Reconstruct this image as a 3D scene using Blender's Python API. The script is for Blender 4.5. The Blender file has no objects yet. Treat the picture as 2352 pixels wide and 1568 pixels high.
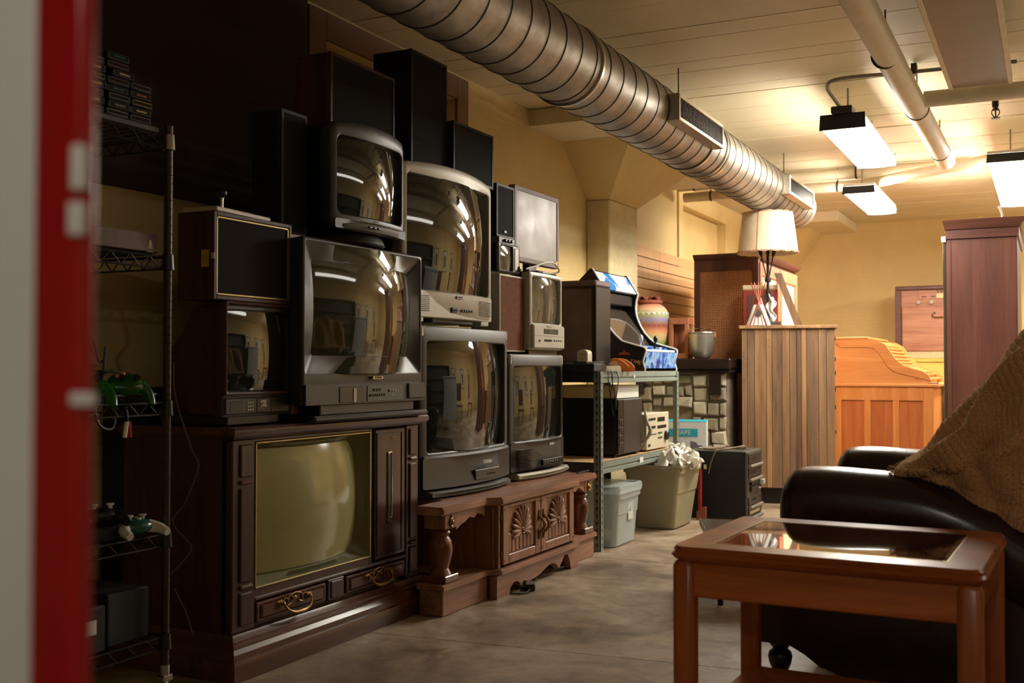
import bpy, bmesh, math, random
from mathutils import Vector, Matrix
PI = math.pi
S = bpy.context.scene
COL = S.collection
random.seed(7)

# ------------------------------------------------------------------ camera, world, exposure
cam_d = bpy.data.cameras.new('camera'); cam = bpy.data.objects.new('camera', cam_d); COL.objects.link(cam)
S.camera = cam
cam.location = (0, 0, 1.0)
cam.rotation_euler = (math.radians(90 + 1.393), 0, math.radians(26.3))
cam_d.sensor_width = 36.0
cam_d.lens = 2508.0 / 2352.0 * 36.0
cam_d.clip_start = 0.05
cam_d.dof.use_dof = True
cam_d.dof.focus_distance = 4.9
cam_d.dof.aperture_fstop = 4.0
S.view_settings.view_transform = 'Standard'
S.view_settings.look = 'None'
S.view_settings.gamma = 1.0
S.view_settings.use_curve_mapping = False
S.view_settings.exposure = 0.0
W = bpy.data.worlds.new('world'); S.world = W; W.use_nodes = True
W.node_tree.nodes['Background'].inputs[0].default_value = (1.0, 0.8, 0.55, 1)
W.node_tree.nodes['Background'].inputs[1].default_value = 0.0
TUBE_COLOR = (1.0, 0.95, 0.85)
TUBE_FAR = 72.0       # the three fixtures at the lit end of the room
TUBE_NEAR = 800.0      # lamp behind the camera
TUBE_SIDE = 7.5      # strip lamp on the sofa side and the added near fill strip, outside the frame

def lin(c):
    out = []
    for v in c:
        v = v / 255.0
        out.append(v / 12.92 if v <= 0.04045 else ((v + 0.055) / 1.055) ** 2.4)
    return (out[0], out[1], out[2], 1.0)

# ------------------------------------------------------------------ materials
MATS = {}
def newmat(name):
    m = bpy.data.materials.new(name); m.use_nodes = True
    nt = m.node_tree; b = nt.nodes['Principled BSDF']
    MATS[name] = m
    return m, nt, b
def coords(nt, scale=(1, 1, 1), kind='Object'):
    tc = nt.nodes.new('ShaderNodeTexCoord'); mp = nt.nodes.new('ShaderNodeMapping')
    mp.inputs['Scale'].default_value = scale
    nt.links.new(tc.outputs[kind], mp.inputs['Vector'])
    return mp.outputs['Vector']
def noise(nt, vec, scale, detail=4, rough=0.55, dist=0.0):
    n = nt.nodes.new('ShaderNodeTexNoise'); n.inputs['Scale'].default_value = scale
    n.inputs['Detail'].default_value = detail; n.inputs['Roughness'].default_value = rough
    n.inputs['Distortion'].default_value = dist
    nt.links.new(vec, n.inputs['Vector']); return n.outputs['Fac']
def ramp(nt, fac, stops):
    r = nt.nodes.new('ShaderNodeValToRGB'); e = r.color_ramp.elements
    e[0].position, e[0].color = stops[0][0], stops[0][1]
    e[1].position, e[1].color = stops[-1][0], stops[-1][1]
    for p, c in stops[1:-1]:
        x = e.new(p); x.color = c
    nt.links.new(fac, r.inputs['Fac']); return r.outputs['Color']
def bump(nt, b, fac, strength, dist=0.01):
    n = nt.nodes.new('ShaderNodeBump'); n.inputs['Strength'].default_value = strength
    n.inputs['Distance'].default_value = dist
    nt.links.new(fac, n.inputs['Height']); nt.links.new(n.outputs['Normal'], b.inputs['Normal'])
def mixc(c, f):
    return tuple(min(1, v * f) for v in c[:3]) + (1,)
def plain(name, rgb, rough=0.5, metal=0.0, var=0.12, nscale=6.0, bmp=0.0, bscale=120.0, spec=0.5, coat=0.0):
    m, nt, b = newmat(name); c = lin(rgb)
    v = coords(nt)
    f = noise(nt, v, nscale, 5)
    col = ramp(nt, f, [(0.3, mixc(c, 1 - var)), (0.7, mixc(c, 1 + var))])
    nt.links.new(col, b.inputs['Base Color'])
    b.inputs['Roughness'].default_value = rough; b.inputs['Metallic'].default_value = metal
    b.inputs['Specular IOR Level'].default_value = spec
    if coat: b.inputs['Coat Weight'].default_value = coat; b.inputs['Coat Roughness'].default_value = 0.15
    if bmp: bump(nt, b, noise(nt, v, bscale, 3), bmp, 0.002)
    return m
def wood(name, dark, light, axis='z', rough=0.4, scale=14, spec=0.5, coat=0.0, bmp=0.08, mid=None):
    m, nt, b = newmat(name)
    st = {'x': (0.08, 1, 1), 'y': (1, 0.08, 1), 'z': (1, 1, 0.08)}[axis]
    v = coords(nt, st)
    f = noise(nt, v, scale, 6, 0.6, 0.8); f2 = noise(nt, v, scale * 7, 3, 0.6)
    mx = nt.nodes.new('ShaderNodeMath'); mx.operation = 'MULTIPLY_ADD'
    nt.links.new(f2, mx.inputs[0]); mx.inputs[1].default_value = 0.35; nt.links.new(f, mx.inputs[2])
    col = ramp(nt, mx.outputs[0], [(0.45, lin(dark)), (0.85, lin(light))])
    nt.links.new(col, b.inputs['Base Color'])
    b.inputs['Roughness'].default_value = rough; b.inputs['Specular IOR Level'].default_value = spec
    if coat: b.inputs['Coat Weight'].default_value = coat; b.inputs['Coat Roughness'].default_value = 0.2
    bump(nt, b, f2, bmp, 0.003)
    return m
def emit(name, rgb, strength):
    m, nt, b = newmat(name)
    b.inputs['Base Color'].default_value = (0.8, 0.8, 0.8, 1)
    b.inputs['Emission Color'].default_value = (rgb[0], rgb[1], rgb[2], 1); b.inputs['Emission Strength'].default_value = strength
    return m
def screen(name, rgb, ior=1.72, rough=0.03, var=0.1):
    m, nt, b = newmat(name); c = lin(rgb)
    v = coords(nt)
    f = noise(nt, v, 3.0, 3)
    nt.links.new(ramp(nt, f, [(0.3, mixc(c, 1 - var)), (0.7, mixc(c, 1 + var))]), b.inputs['Base Color'])
    r = nt.nodes.new('ShaderNodeMapRange'); nt.links.new(noise(nt, v, 5.0, 6), r.inputs[0])
    r.inputs[3].default_value = rough * 0.5; r.inputs[4].default_value = rough * 2.2
    nt.links.new(r.outputs[0], b.inputs['Roughness'])
    b.inputs['IOR'].default_value = ior
    return m

# walls
m, nt, b = newmat('yellow_paint')
v = coords(nt); c = lin((220, 193, 132))
f = noise(nt, v, 1.3, 6, 0.6); f2 = noise(nt, coords(nt, (1, 0.25, 4)), 9, 4); f3 = noise(nt, v, 60, 4)
col = ramp(nt, f, [(0.3, mixc(c, 0.86)), (0.7, mixc(c, 1.08))])
nt.links.new(col, b.inputs['Base Color']); b.inputs['Roughness'].default_value = 0.55
ad = nt.nodes.new('ShaderNodeMath'); ad.operation = 'MULTIPLY_ADD'; nt.links.new(f2, ad.inputs[0]); ad.inputs[1].default_value = 1.4; nt.links.new(f3, ad.inputs[2])
bump(nt, b, ad.outputs[0], 0.35, 0.008)
m, nt, b = newmat('rough_plaster')
v = coords(nt); c = lin((222, 206, 160))
f = noise(nt, v, 4, 8, 0.7, 1.0); f3 = noise(nt, v, 30, 6, 0.7)
nt.links.new(ramp(nt, f, [(0.3, mixc(c, 0.8)), (0.7, mixc(c, 1.05))]), b.inputs['Base Color']); b.inputs['Roughness'].default_value = 0.8
bump(nt, b, f3, 0.6, 0.01)
m, nt, b = newmat('ceiling_paint')
v = coords(nt); c = lin((222, 208, 174))
f = noise(nt, v, 0.9, 5, 0.6); f2 = noise(nt, coords(nt, (0.15, 1, 1)), 25, 5, 0.6)
nt.links.new(ramp(nt, f, [(0.3, mixc(c, 0.88)), (0.7, mixc(c, 1.05))]), b.inputs['Base Color']); b.inputs['Roughness'].default_value = 0.55
bump(nt, b, f2, 0.25, 0.006)
m, nt, b = newmat('concrete_floor')
v = coords(nt)
f = noise(nt, v, 1.8, 8, 0.62, 0.6); f2 = noise(nt, v, 8, 8, 0.7, 0.9); f3 = noise(nt, v, 70, 3)
ad = nt.nodes.new('ShaderNodeMath'); ad.operation = 'MULTIPLY_ADD'; nt.links.new(f2, ad.inputs[0]); ad.inputs[1].default_value = 0.6; nt.links.new(f, ad.inputs[2])
nt.links.new(ramp(nt, ad.outputs[0], [(0.60, lin((98, 80, 62))), (0.78, lin((150, 130, 106))), (0.98, lin((190, 172, 146)))]), b.inputs['Base Color'])
r = nt.nodes.new('ShaderNodeMapRange'); nt.links.new(f2, r.inputs[0]); r.inputs[3].default_value = 0.28; r.inputs[4].default_value = 0.62
nt.links.new(r.outputs[0], b.inputs['Roughness']); bump(nt, b, f3, 0.12, 0.003)

# metals, plastics
m, nt, b = newmat('galvanised')
v = coords(nt, (1, 1, 1)); f = noise(nt, v, 9, 6, 0.7); f2 = noise(nt, coords(nt, (6, 1, 6)), 10, 4)
nt.links.new(ramp(nt, f, [(0.3, lin((128, 120, 110))), (0.7, lin((168, 160, 148)))]), b.inputs['Base Color'])
b.inputs['Metallic'].default_value = 0.9
r = nt.nodes.new('ShaderNodeMapRange'); nt.links.new(f2, r.inputs[0]); r.inputs[3].default_value = 0.36; r.inputs[4].default_value = 0.58
nt.links.new(r.outputs[0], b.inputs['Roughness'])
plain('brown_trim', (120, 84, 48), 0.6)
plain('wall_shade_brown', (58, 40, 26), 0.8)  # brown that paints shade onto the upper left wall
plain('galv_bright', (205, 200, 185), 0.3, 0.9)
plain('pipe_white', (216, 202, 172), 0.55, 0, 0.08)
plain('grey_metal', (132, 124, 110), 0.5, 0.1, 0.08)
plain('black_metal', (22, 22, 21), 0.5)
plain('dark_steel', (70, 62, 50), 0.4, 0.7)
plain('chrome', (190, 185, 175), 0.2, 1.0, 0.1)
plain('wire_black', (40, 36, 32), 0.35, 0.8)
plain('white_plastic', (225, 222, 210), 0.4)
plain('sheer_white', (222, 226, 222), 0.35, 0, 0.03)
plain('gloss_red', (158, 5, 22), 0.18, 0, 0.05, coat=0.4)
plain('black_vinyl', (14, 13, 12), 0.6, 0, 0.1)
plain('black_cloth', (11, 9, 8), 0.95, 0, 0.1, bmp=0.3, bscale=500)
plain('brown_cloth', (24, 12, 10), 0.95, 0, 0.15, bmp=0.3, bscale=500)
plain('tan_cloth', (118, 72, 48), 0.95, 0, 0.2, nscale=40, bmp=0.5, bscale=600)
plain('black_plastic', (26, 25, 23), 0.32, 0, 0.15, bmp=0.05)
plain('charcoal_plastic', (52, 48, 44), 0.38, 0, 0.12, bmp=0.1, bscale=700)
plain('grey_plastic', (78, 76, 68), 0.45, 0, 0.1, bmp=0.1, bscale=700)
plain('silver_plastic', (168, 160, 142), 0.42, 0.15, 0.08)
plain('light_silver', (186, 184, 168), 0.42, 0.1, 0.08)
plain('dusty_brown', (128, 106, 98), 0.6, 0, 0.3, nscale=3)
plain('gold', (196, 180, 128), 0.35, 0.7, 0.1)
plain('brass', (138, 108, 64), 0.42, 0.9, 0.2)
plain('olive_mask', (108, 104, 62), 0.5, 0, 0.06)
plain('white_ink', (225, 222, 210), 0.6, 0, 0.02)
plain('dark_ink', (20, 18, 18), 0.6, 0, 0.02)
plain('gold_ink', (190, 168, 110), 0.6, 0, 0.02)
plain('yellow_label', (226, 190, 40), 0.6, 0, 0.05)
plain('leather', (46, 27, 23), 0.27, 0, 0.15, nscale=14, bmp=0.12, bscale=90, coat=0.15)
plain('olive_tub', (158, 151, 122), 0.5, 0, 0.05)
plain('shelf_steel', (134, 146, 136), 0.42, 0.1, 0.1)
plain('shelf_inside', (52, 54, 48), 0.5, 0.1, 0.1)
plain('chipboard', (186, 150, 104), 0.8, 0, 0.15, nscale=60)
plain('beige_plastic', (200, 192, 164), 0.45, 0, 0.06)
plain('cream', (222, 208, 156), 0.5, 0, 0.05)
plain('cyan_card', (40, 170, 190), 0.5, 0, 0.05)
plain('white_card', (222, 222, 212), 0.6, 0, 0.04)
plain('purple_grey', (120, 108, 124), 0.6)
plain('bag_white', (232, 228, 216), 0.45, 0, 0.06)
plain('orange', (226, 132, 48), 0.55, 0, 0.06)
plain('blue_art', (30, 120, 200), 0.35, 0, 0.2, nscale=8)
plain('terracotta', (160, 86, 66), 0.7)
plain('zinc', (176, 170, 156), 0.36, 0.75, 0.12)
plain('dark_wood_flat', (32, 22, 18), 0.5)
plain('red_lacquer', (136, 50, 42), 0.35)
plain('cord', (20, 18, 17), 0.5)
plain('cord_tan', (126, 108, 84), 0.5)
plain('cord_white', (206, 200, 180), 0.5)
plain('green_clear', (14, 84, 16), 0.2, 0, 0.5, nscale=20)
plain('teal_clear', (40, 96, 84), 0.2, 0, 0.3, nscale=20)
plain('slat_tan', (206, 158, 108), 0.55, 0, 0.08)
plain('slat_back', (96, 58, 30), 0.7)
plain('lamp_base', (58, 52, 42), 0.6)
plain('lamp_iron', (44, 30, 24), 0.5, 0.3)
plain('poster_white', (205, 200, 180), 0.5)
plain('yellow_cabinet', (220, 180, 84), 0.5)
plain('red_metal', (170, 40, 36), 0.35)
plain('grille_tan', (206, 180, 140), 0.9, 0, 0.15, nscale=80)
# leather shade
m, nt, b = newmat('lamp_shade')
v = coords(nt); f = noise(nt, v, 5, 6, 0.6)
nt.links.new(ramp(nt, f, [(0.3, lin((196, 168, 132))), (0.7, lin((228, 208, 176)))]), b.inputs['Base Color'])
b.inputs['Roughness'].default_value = 0.6
# woods
wood('console_wood', (40, 19, 14), (84, 46, 34), 'z', 0.34, 10, coat=0.2)
wood('console_wood_y', (52, 27, 20), (108, 64, 46), 'y', 0.32, 10, coat=0.25)
wood('stand_wood', (112, 72, 50), (170, 120, 88), 'z', 0.45, 12)
wood('stand_wood_y', (118, 76, 54), (178, 130, 100), 'y', 0.45, 12)
wood('turned_wood', (84, 42, 20), (138, 78, 42), 'z', 0.3, 8, coat=0.3)
wood('red_veneer', (54, 28, 22), (86, 50, 40), 'z', 0.5, 10)
wood('table_wood', (140, 62, 20), (200, 112, 52), 'x', 0.32, 9, coat=0.25)
wood('table_wood_z', (132, 56, 18), (192, 104, 46), 'z', 0.32, 9, coat=0.25)
wood('oak', (188, 110, 46), (212, 140, 74), 'z', 0.45, 14)
wood('oak_x', (186, 108, 46), (214, 142, 76), 'x', 0.45, 10)
wood('oak_panel', (160, 80, 32), (186, 106, 50), 'z', 0.45, 16)
wood('mahogany', (76, 42, 34), (108, 66, 54), 'z', 0.4, 9)
wood('mahogany_x', (76, 42, 34), (108, 66, 54), 'x', 0.4, 9)
wood('radio_wood', (150, 90, 62), (190, 134, 102), 'x', 0.4, 9)
wood('armoire_wood', (58, 28, 18), (96, 50, 34), 'z', 0.5, 9)
wood('armoire_door', (150, 84, 56), (184, 116, 84), 'z', 0.5, 9)
wood('crate_wood', (150, 86, 56), (186, 120, 84), 'z', 0.6, 9)
wood('mantel_wood', (24, 14, 11), (44, 28, 22), 'x', 0.35, 9)
PLANK_COLS = [((100, 70, 44), (172, 130, 88)), ((84, 62, 44), (154, 118, 84)), ((120, 86, 54), (180, 138, 94)), ((78, 58, 42), (140, 106, 76)), ((126, 88, 54), (184, 140, 94))]
for i, (a_, b_) in enumerate(PLANK_COLS): wood('reclaimed_%d' % i, a_, b_, 'z', 0.75, 7, bmp=0.4)
# rattan weave
m, nt, b = newmat('rattan')
def wave(nt, vec, scale, direction):
    n = nt.nodes.new('ShaderNodeTexWave'); n.bands_direction = direction; n.inputs['Scale'].default_value = scale
    n.inputs['Distortion'].default_value = 1.2; n.inputs['Detail'].default_value = 1; n.inputs['Detail Scale'].default_value = 3
    nt.links.new(vec, n.inputs['Vector']); return n.outputs['Fac']
v = coords(nt); a1 = wave(nt, v, 22, 'X'); a2 = wave(nt, v, 22, 'Z')
mu = nt.nodes.new('ShaderNodeMath'); mu.operation = 'MULTIPLY'; nt.links.new(a1, mu.inputs[0]); nt.links.new(a2, mu.inputs[1])
nt.links.new(ramp(nt, mu.outputs[0], [(0.0, lin((128, 76, 42))), (0.8, lin((220, 156, 104)))]), b.inputs['Base Color'])
b.inputs['Roughness'].default_value = 0.7; bump(nt, b, mu.outputs[0], 0.6, 0.004)
# knit
m, nt, b = newmat('knit')
v = coords(nt)
f = noise(nt, v, 260, 2); f2 = noise(nt, coords(nt, (1, 1, 2.5)), 30, 4)
nt.links.new(ramp(nt, f, [(0.3, lin((186, 122, 70))), (0.7, lin((244, 200, 148)))]), b.inputs['Base Color'])
b.inputs['Roughness'].default_value = 0.95; b.inputs['Sheen Weight'].default_value = 1.0; b.inputs['Sheen Tint'].default_value = lin((230, 200, 150))
ad = nt.nodes.new('ShaderNodeMath'); ad.operation = 'ADD'; nt.links.new(f, ad.inputs[0]); nt.links.new(f2, ad.inputs[1])
bump(nt, b, ad.outputs[0], 0.9, 0.006)
# stone
for i, c_ in enumerate([(176, 164, 138), (150, 138, 116), (192, 182, 160), (132, 118, 98)]):
    plain('stone_%d' % i, c_, 0.85, 0, 0.25, nscale=14, bmp=0.8, bscale=40)
# art
m, nt, b = newmat('space_art')
v = coords(nt); f = noise(nt, v, 9, 6, 0.65, 1.5)
nt.links.new(ramp(nt, f, [(0.35, lin((50, 30, 100))), (0.48, lin((30, 90, 190))), (0.56, lin((150, 200, 235))), (0.68, lin((90, 60, 140)))]), b.inputs['Base Color'])
b.inputs['Roughness'].default_value = 0.3
m, nt, b = newmat('marquee_art')
v = coords(nt); f = noise(nt, v, 5, 3, 0.5, 0.5)
nt.links.new(ramp(nt, f, [(0.40, lin((236, 240, 240))), (0.56, lin((225, 235, 240))), (0.60, lin((20, 130, 215)))]), b.inputs['Base Color'])
b.inputs['Roughness'].default_value = 0.15; b.inputs['Emission Color'].default_value = (0.8, 0.9, 1, 1)
m, nt, b = newmat('side_art')
v = coords(nt); f = noise(nt, v, 7, 8, 0.7, 1.2)
nt.links.new(ramp(nt, f, [(0.45, lin((14, 8, 12))), (0.62, lin((40, 24, 34))), (0.75, lin((96, 70, 96)))]), b.inputs['Base Color'])
b.inputs['Roughness'].default_value = 0.35
# striped vase: bands by height
m, nt, b = newmat('vase_stripes')
tc = nt.nodes.new('ShaderNodeTexCoord'); sx = nt.nodes.new('ShaderNodeSeparateXYZ'); nt.links.new(tc.outputs['Object'], sx.inputs[0])
mr = nt.nodes.new('ShaderNodeMapRange'); mr.inputs[1].default_value = 0.0; mr.inputs[2].default_value = 0.46; nt.links.new(sx.outputs['Z'], mr.inputs[0])
vb = [(0.0, (120, 92, 130)), (0.08, (136, 106, 160)), (0.16, (150, 130, 130)), (0.24, (130, 160, 80)), (0.32, (200, 190, 130)), (0.40, (226, 190, 130)), (0.47, (222, 150, 110)), (0.54, (170, 90, 76)), (0.60, (150, 120, 100)), (0.66, (140, 128, 170)), (0.72, (160, 160, 100)), (0.79, (186, 180, 130)), (0.84, (226, 190, 160)), (0.92, (214, 140, 110))]
nt.links.new(ramp(nt, mr.outputs[0], [(p, lin(c_)) for p, c_ in vb]), b.inputs['Base Color']); b.inputs['Roughness'].default_value = 0.6
# translucent plastics and glass
m, nt, b = newmat('clear_tub')
b.inputs['Base Color'].default_value = lin((214, 228, 226)); b.inputs['Roughness'].default_value = 0.35
b.inputs['Alpha'].default_value = 0.45; b.inputs['Specular IOR Level'].default_value = 0.6
m, nt, b = newmat('acrylic')
b.inputs['Base Color'].default_value = lin((206, 200, 180)); b.inputs['Roughness'].default_value = 0.15; b.inputs['Alpha'].default_value = 0.35
m, nt, b = newmat('table_glass')
b.inputs['Base Color'].default_value = (0.9, 0.92, 0.9, 1); b.inputs['Roughness'].default_value = 0.02
b.inputs['Transmission Weight'].default_value = 1.0; b.inputs['IOR'].default_value = 1.5
# screens
screen('crt_dark', (40, 42, 36)); screen('crt_olive', (172, 168, 118), 1.5, 0.09); screen('crt_green', (62, 64, 48))
screen('crt_light', (92, 92, 80)); screen('lcd_face', (150, 140, 130), 1.5, 0.35)
screen('tinted_screen', (70, 62, 54), 1.7)
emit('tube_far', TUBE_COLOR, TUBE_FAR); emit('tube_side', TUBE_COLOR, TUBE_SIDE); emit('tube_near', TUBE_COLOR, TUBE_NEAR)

# ------------------------------------------------------------------ mesh builder
class M:
    def __init__(s): s.v = []; s.f = []
    def add(s, vs, fs):
        n = len(s.v); s.v += [tuple(p) for p in vs]; s.f += [tuple(i + n for i in f) for f in fs]; return s
    def box(s, x0, x1, y0, y1, z0, z1, c=0.0):
        if c <= 0:
            vs = [(x, y, z) for x in (x0, x1) for y in (y0, y1) for z in (z0, z1)]
            return s.add(vs, [(0, 1, 3, 2), (4, 6, 7, 5), (0, 4, 5, 1), (2, 3, 7, 6), (0, 2, 6, 4), (1, 5, 7, 3)])
        c = min(c, (x1 - x0) * .45, (y1 - y0) * .45, (z1 - z0) * .45)
        r0 = lambda z, i: [(x0 + i, y0 + c, z), (x0 + c, y0 + i, z), (x1 - c, y0 + i, z), (x1 - i, y0 + c, z), (x1 - i, y1 - c, z), (x1 - c, y1 - i, z), (x0 + c, y1 - i, z), (x0 + i, y1 - c, z)]
        return s.rings([r0(z0, c), r0(z0 + c, 0), r0(z1 - c, 0), r0(z1, c)])
    def rings(s, rs, cap0=True, cap1=True, closed=True):
        n = len(rs[0]); base = len(s.v)
        for r in rs: s.v += [tuple(p) for p in r]
        for k in range(len(rs) - 1):
            a = base + k * n; b2 = a + n
            for i in range(n if closed else n - 1):
                j = (i + 1) % n; s.f.append((a + i, a + j, b2 + j, b2 + i))
        if cap0: s.f.append(tuple(base + i for i in reversed(range(n))))
        if cap1: s.f.append(tuple(base + (len(rs) - 1) * n + i for i in range(n)))
        return s
    def prism(s, pts, axis, a0, a1):
        def P(p, a): return {'x': (a, p[0], p[1]), 'y': (p[0], a, p[1]), 'z': (p[0], p[1], a)}[axis]
        return s.rings([[P(p, a0) for p in pts], [P(p, a1) for p in pts]])
    def lathe(s, prof, n=24, o=(0, 0, 0), axis='z'):
        rs = []
        for r, h in prof:
            ring = []
            for i in range(n):
                a = 2 * PI * i / n; u, w_ = max(r, 1e-4) * math.cos(a), max(r, 1e-4) * math.sin(a)
                q = {'z': (u, w_, h), 'x': (h, u, w_), 'y': (w_, h, u)}[axis]
                ring.append((q[0] + o[0], q[1] + o[1], q[2] + o[2]))
            rs.append(ring)
        return s.rings(rs)
    def cyl(s, a, b, r, n=12, r2=None):
        a = Vector(a); b = Vector(b); d = (b - a).normalized()
        u = d.orthogonal().normalized(); w_ = d.cross(u); r2 = r if r2 is None else r2
        return s.rings([[tuple(p + rr * (math.cos(2 * PI * i / n) * u + math.sin(2 * PI * i / n) * w_)) for i in range(n)] for p, rr in ((a, r), (b, r2))])
    def tube(s, pts, r, n=6, sm=4):
        P = [Vector(p) for p in pts]
        if sm > 1 and len(P) > 2:
            Q = []
            for i in range(len(P) - 1):
                p0 = P[max(i - 1, 0)]; p1 = P[i]; p2 = P[i + 1]; p3 = P[min(i + 2, len(P) - 1)]
                for k in range(sm):
                    t = k / sm
                    Q.append(0.5 * ((2 * p1) + (-p0 + p2) * t + (2 * p0 - 5 * p1 + 4 * p2 - p3) * t * t + (-p0 + 3 * p1 - 3 * p2 + p3) * t ** 3))
            Q.append(P[-1]); P = Q
        rs = []; u = None
        for i, p in enumerate(P):
            d = (P[min(i + 1, len(P) - 1)] - P[max(i - 1, 0)]).normalized()
            u = d.orthogonal().normalized() if u is None else (u - d * u.dot(d)).normalized()
            w_ = d.cross(u); rr = r(i / (len(P) - 1)) if callable(r) else r
            rs.append([tuple(p + rr * (math.cos(2 * PI * k / n) * u + math.sin(2 * PI * k / n) * w_)) for k in range(n)])
        return s.rings(rs)
    def ell(s, c, ax, n=10, m_=6, half=False):
        c = Vector(c); A = [Vector(a) for a in ax]; rs = []
        for k in range(m_ + 1):
            t = PI * k / m_; z = -math.cos(t); r = max(math.sin(t), 0.02)
            rs.append([tuple(c + A[0] * (r * math.cos(2 * PI * i / n)) + A[1] * (r * math.sin(2 * PI * i / n)) + A[2] * z) for i in range(n)])
        return s.rings(rs)
    def grid(s, fn, nu, nv):
        base = len(s.v)
        for i in range(nu + 1):
            for j in range(nv + 1): s.v.append(tuple(fn(i / nu, j / nv)))
        for i in range(nu):
            for j in range(nv):
                a = base + i * (nv + 1) + j; s.f.append((a, a + nv + 1, a + nv + 2, a + 1))
        return s
    def xf(s, mat):
        s.v = [tuple(mat @ Vector(p)) for p in s.v]; return s

def link(name, me, mt, parent=None, label=None, kind=None):
    if mt and not me.materials: me.materials.append(MATS[mt])
    o = bpy.data.objects.new(name, me); COL.objects.link(o)
    if parent: o.parent = parent
    if label: o['label'] = label
    if kind: o['kind'] = kind
    return o
def obj(name, mb, mt, parent=None, label=None, kind=None, sharp=35, solid=0):
    me = bpy.data.meshes.new(name); me.from_pydata(mb.v, [], mb.f); me.validate()
    bm = bmesh.new(); bm.from_mesh(me); bmesh.ops.recalc_face_normals(bm, faces=bm.faces); bm.to_mesh(me); bm.free()
    me.shade_smooth(); me.set_sharp_from_angle(angle=math.radians(sharp))
    o = link(name, me, mt, parent, label, kind)
    if solid:
        md = o.modifiers.new('solid', 'SOLIDIFY'); md.thickness = solid
    return o
def tag(o, label, cat, group=None):
    o['label'] = label; o['category'] = cat
    if group: o['group'] = group
    return o
def thing(name, label, cat, loc=(0, 0, 0), rotz=0, group=None):
    o = bpy.data.objects.new(name, None); o.empty_display_size = 0.05; COL.objects.link(o)
    o.location = loc; o.rotation_euler = (0, 0, rotz)
    return tag(o, label, cat, group)
def struct(name, mb, mt, label=None):
    o = obj(name, mb, mt); o['kind'] = 'structure'
    if label: o['label'] = label
    return o
FACE_X = Matrix(((0, 0, 1, 0), (1, 0, 0, 0), (0, 1, 0, 0), (0, 0, 0, 1)))       # lettering read from +X
FACE_NY = Matrix(((1, 0, 0, 0), (0, 0, -1, 0), (0, 1, 0, 0), (0, 0, 0, 1)))    # lettering read from -Y
def text(s, size, mt, parent, pos, face=FACE_X, name='lettering', rot=0.0, bold=0.0):
    cu = bpy.data.curves.new(name, 'FONT'); cu.body = s; cu.size = size; cu.align_x = 'CENTER'; cu.align_y = 'CENTER'
    cu.extrude = 0.0006; cu.offset = bold; cu.resolution_u = 2
    t = bpy.data.objects.new('t', cu); COL.objects.link(t)
    me = bpy.data.meshes.new_from_object(t.evaluated_get(bpy.context.evaluated_depsgraph_get()))
    bpy.data.objects.remove(t); bpy.data.curves.remove(cu)
    me.transform(Matrix.Translation(pos) @ face @ Matrix.Rotation(rot, 4, 'Z'))
    me.materials.clear()
    return link(name, me, mt, parent)
def rr(y0, y1, z0, z1, r, seg=5):
    pts = []
    for cy, cz, a0 in ((y1 - r, z1 - r, 0), (y0 + r, z1 - r, 90), (y0 + r, z0 + r, 180), (y1 - r, z0 + r, 270)):
        for k in range(seg + 1):
            a = math.radians(a0 + 90 * k / seg); pts.append((cy + r * math.cos(a), cz + r * math.sin(a)))
    return pts
def rrdense(y0, y1, z0, z1, r, seg=5, n=8):
    p = rr(y0, y1, z0, z1, r, seg); out = []
    for i, a in enumerate(p):
        b2 = p[(i + 1) % len(p)]; out.append(a)
        if math.dist(a, b2) > 0.06:
            for k in range(1, n): out.append((a[0] + (b2[0] - a[0]) * k / n, a[1] + (b2[1] - a[1]) * k / n))
        # same point count on every ring: straight sides are always the longest gaps
    return out

# ------------------------------------------------------------------ the setting
XW, XR, YB, YF, ZC = -3.05, 3.6, 13.2, -2.2, 2.69
fl = struct('floor', M().box(XW - .2, XR + .2, YF - .2, YB + .2, -0.12, -0.012), 'dark_wood_flat')
JY = [YF, -0.1, 1.72, 3.56, 5.4, 7.25, 9.1, 10.95, YB]
def sk(x, y): return y + (0.085 * (x + 1.5) if abs(y - 3.56) < .01 else 0.0)
for i in range(len(JY) - 1):
    for x0, x1 in ((XW, 0.62), (0.62, XR)):
        g = 0.0025
        obj('slab', M().prism([(x0 + g, sk(x0, JY[i]) + g), (x1 - g, sk(x1, JY[i]) + g), (x1 - g, sk(x1, JY[i + 1]) - g), (x0 + g, sk(x0, JY[i + 1]) - g)], 'z', -0.012, 0.0), 'concrete_floor', fl)
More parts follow.
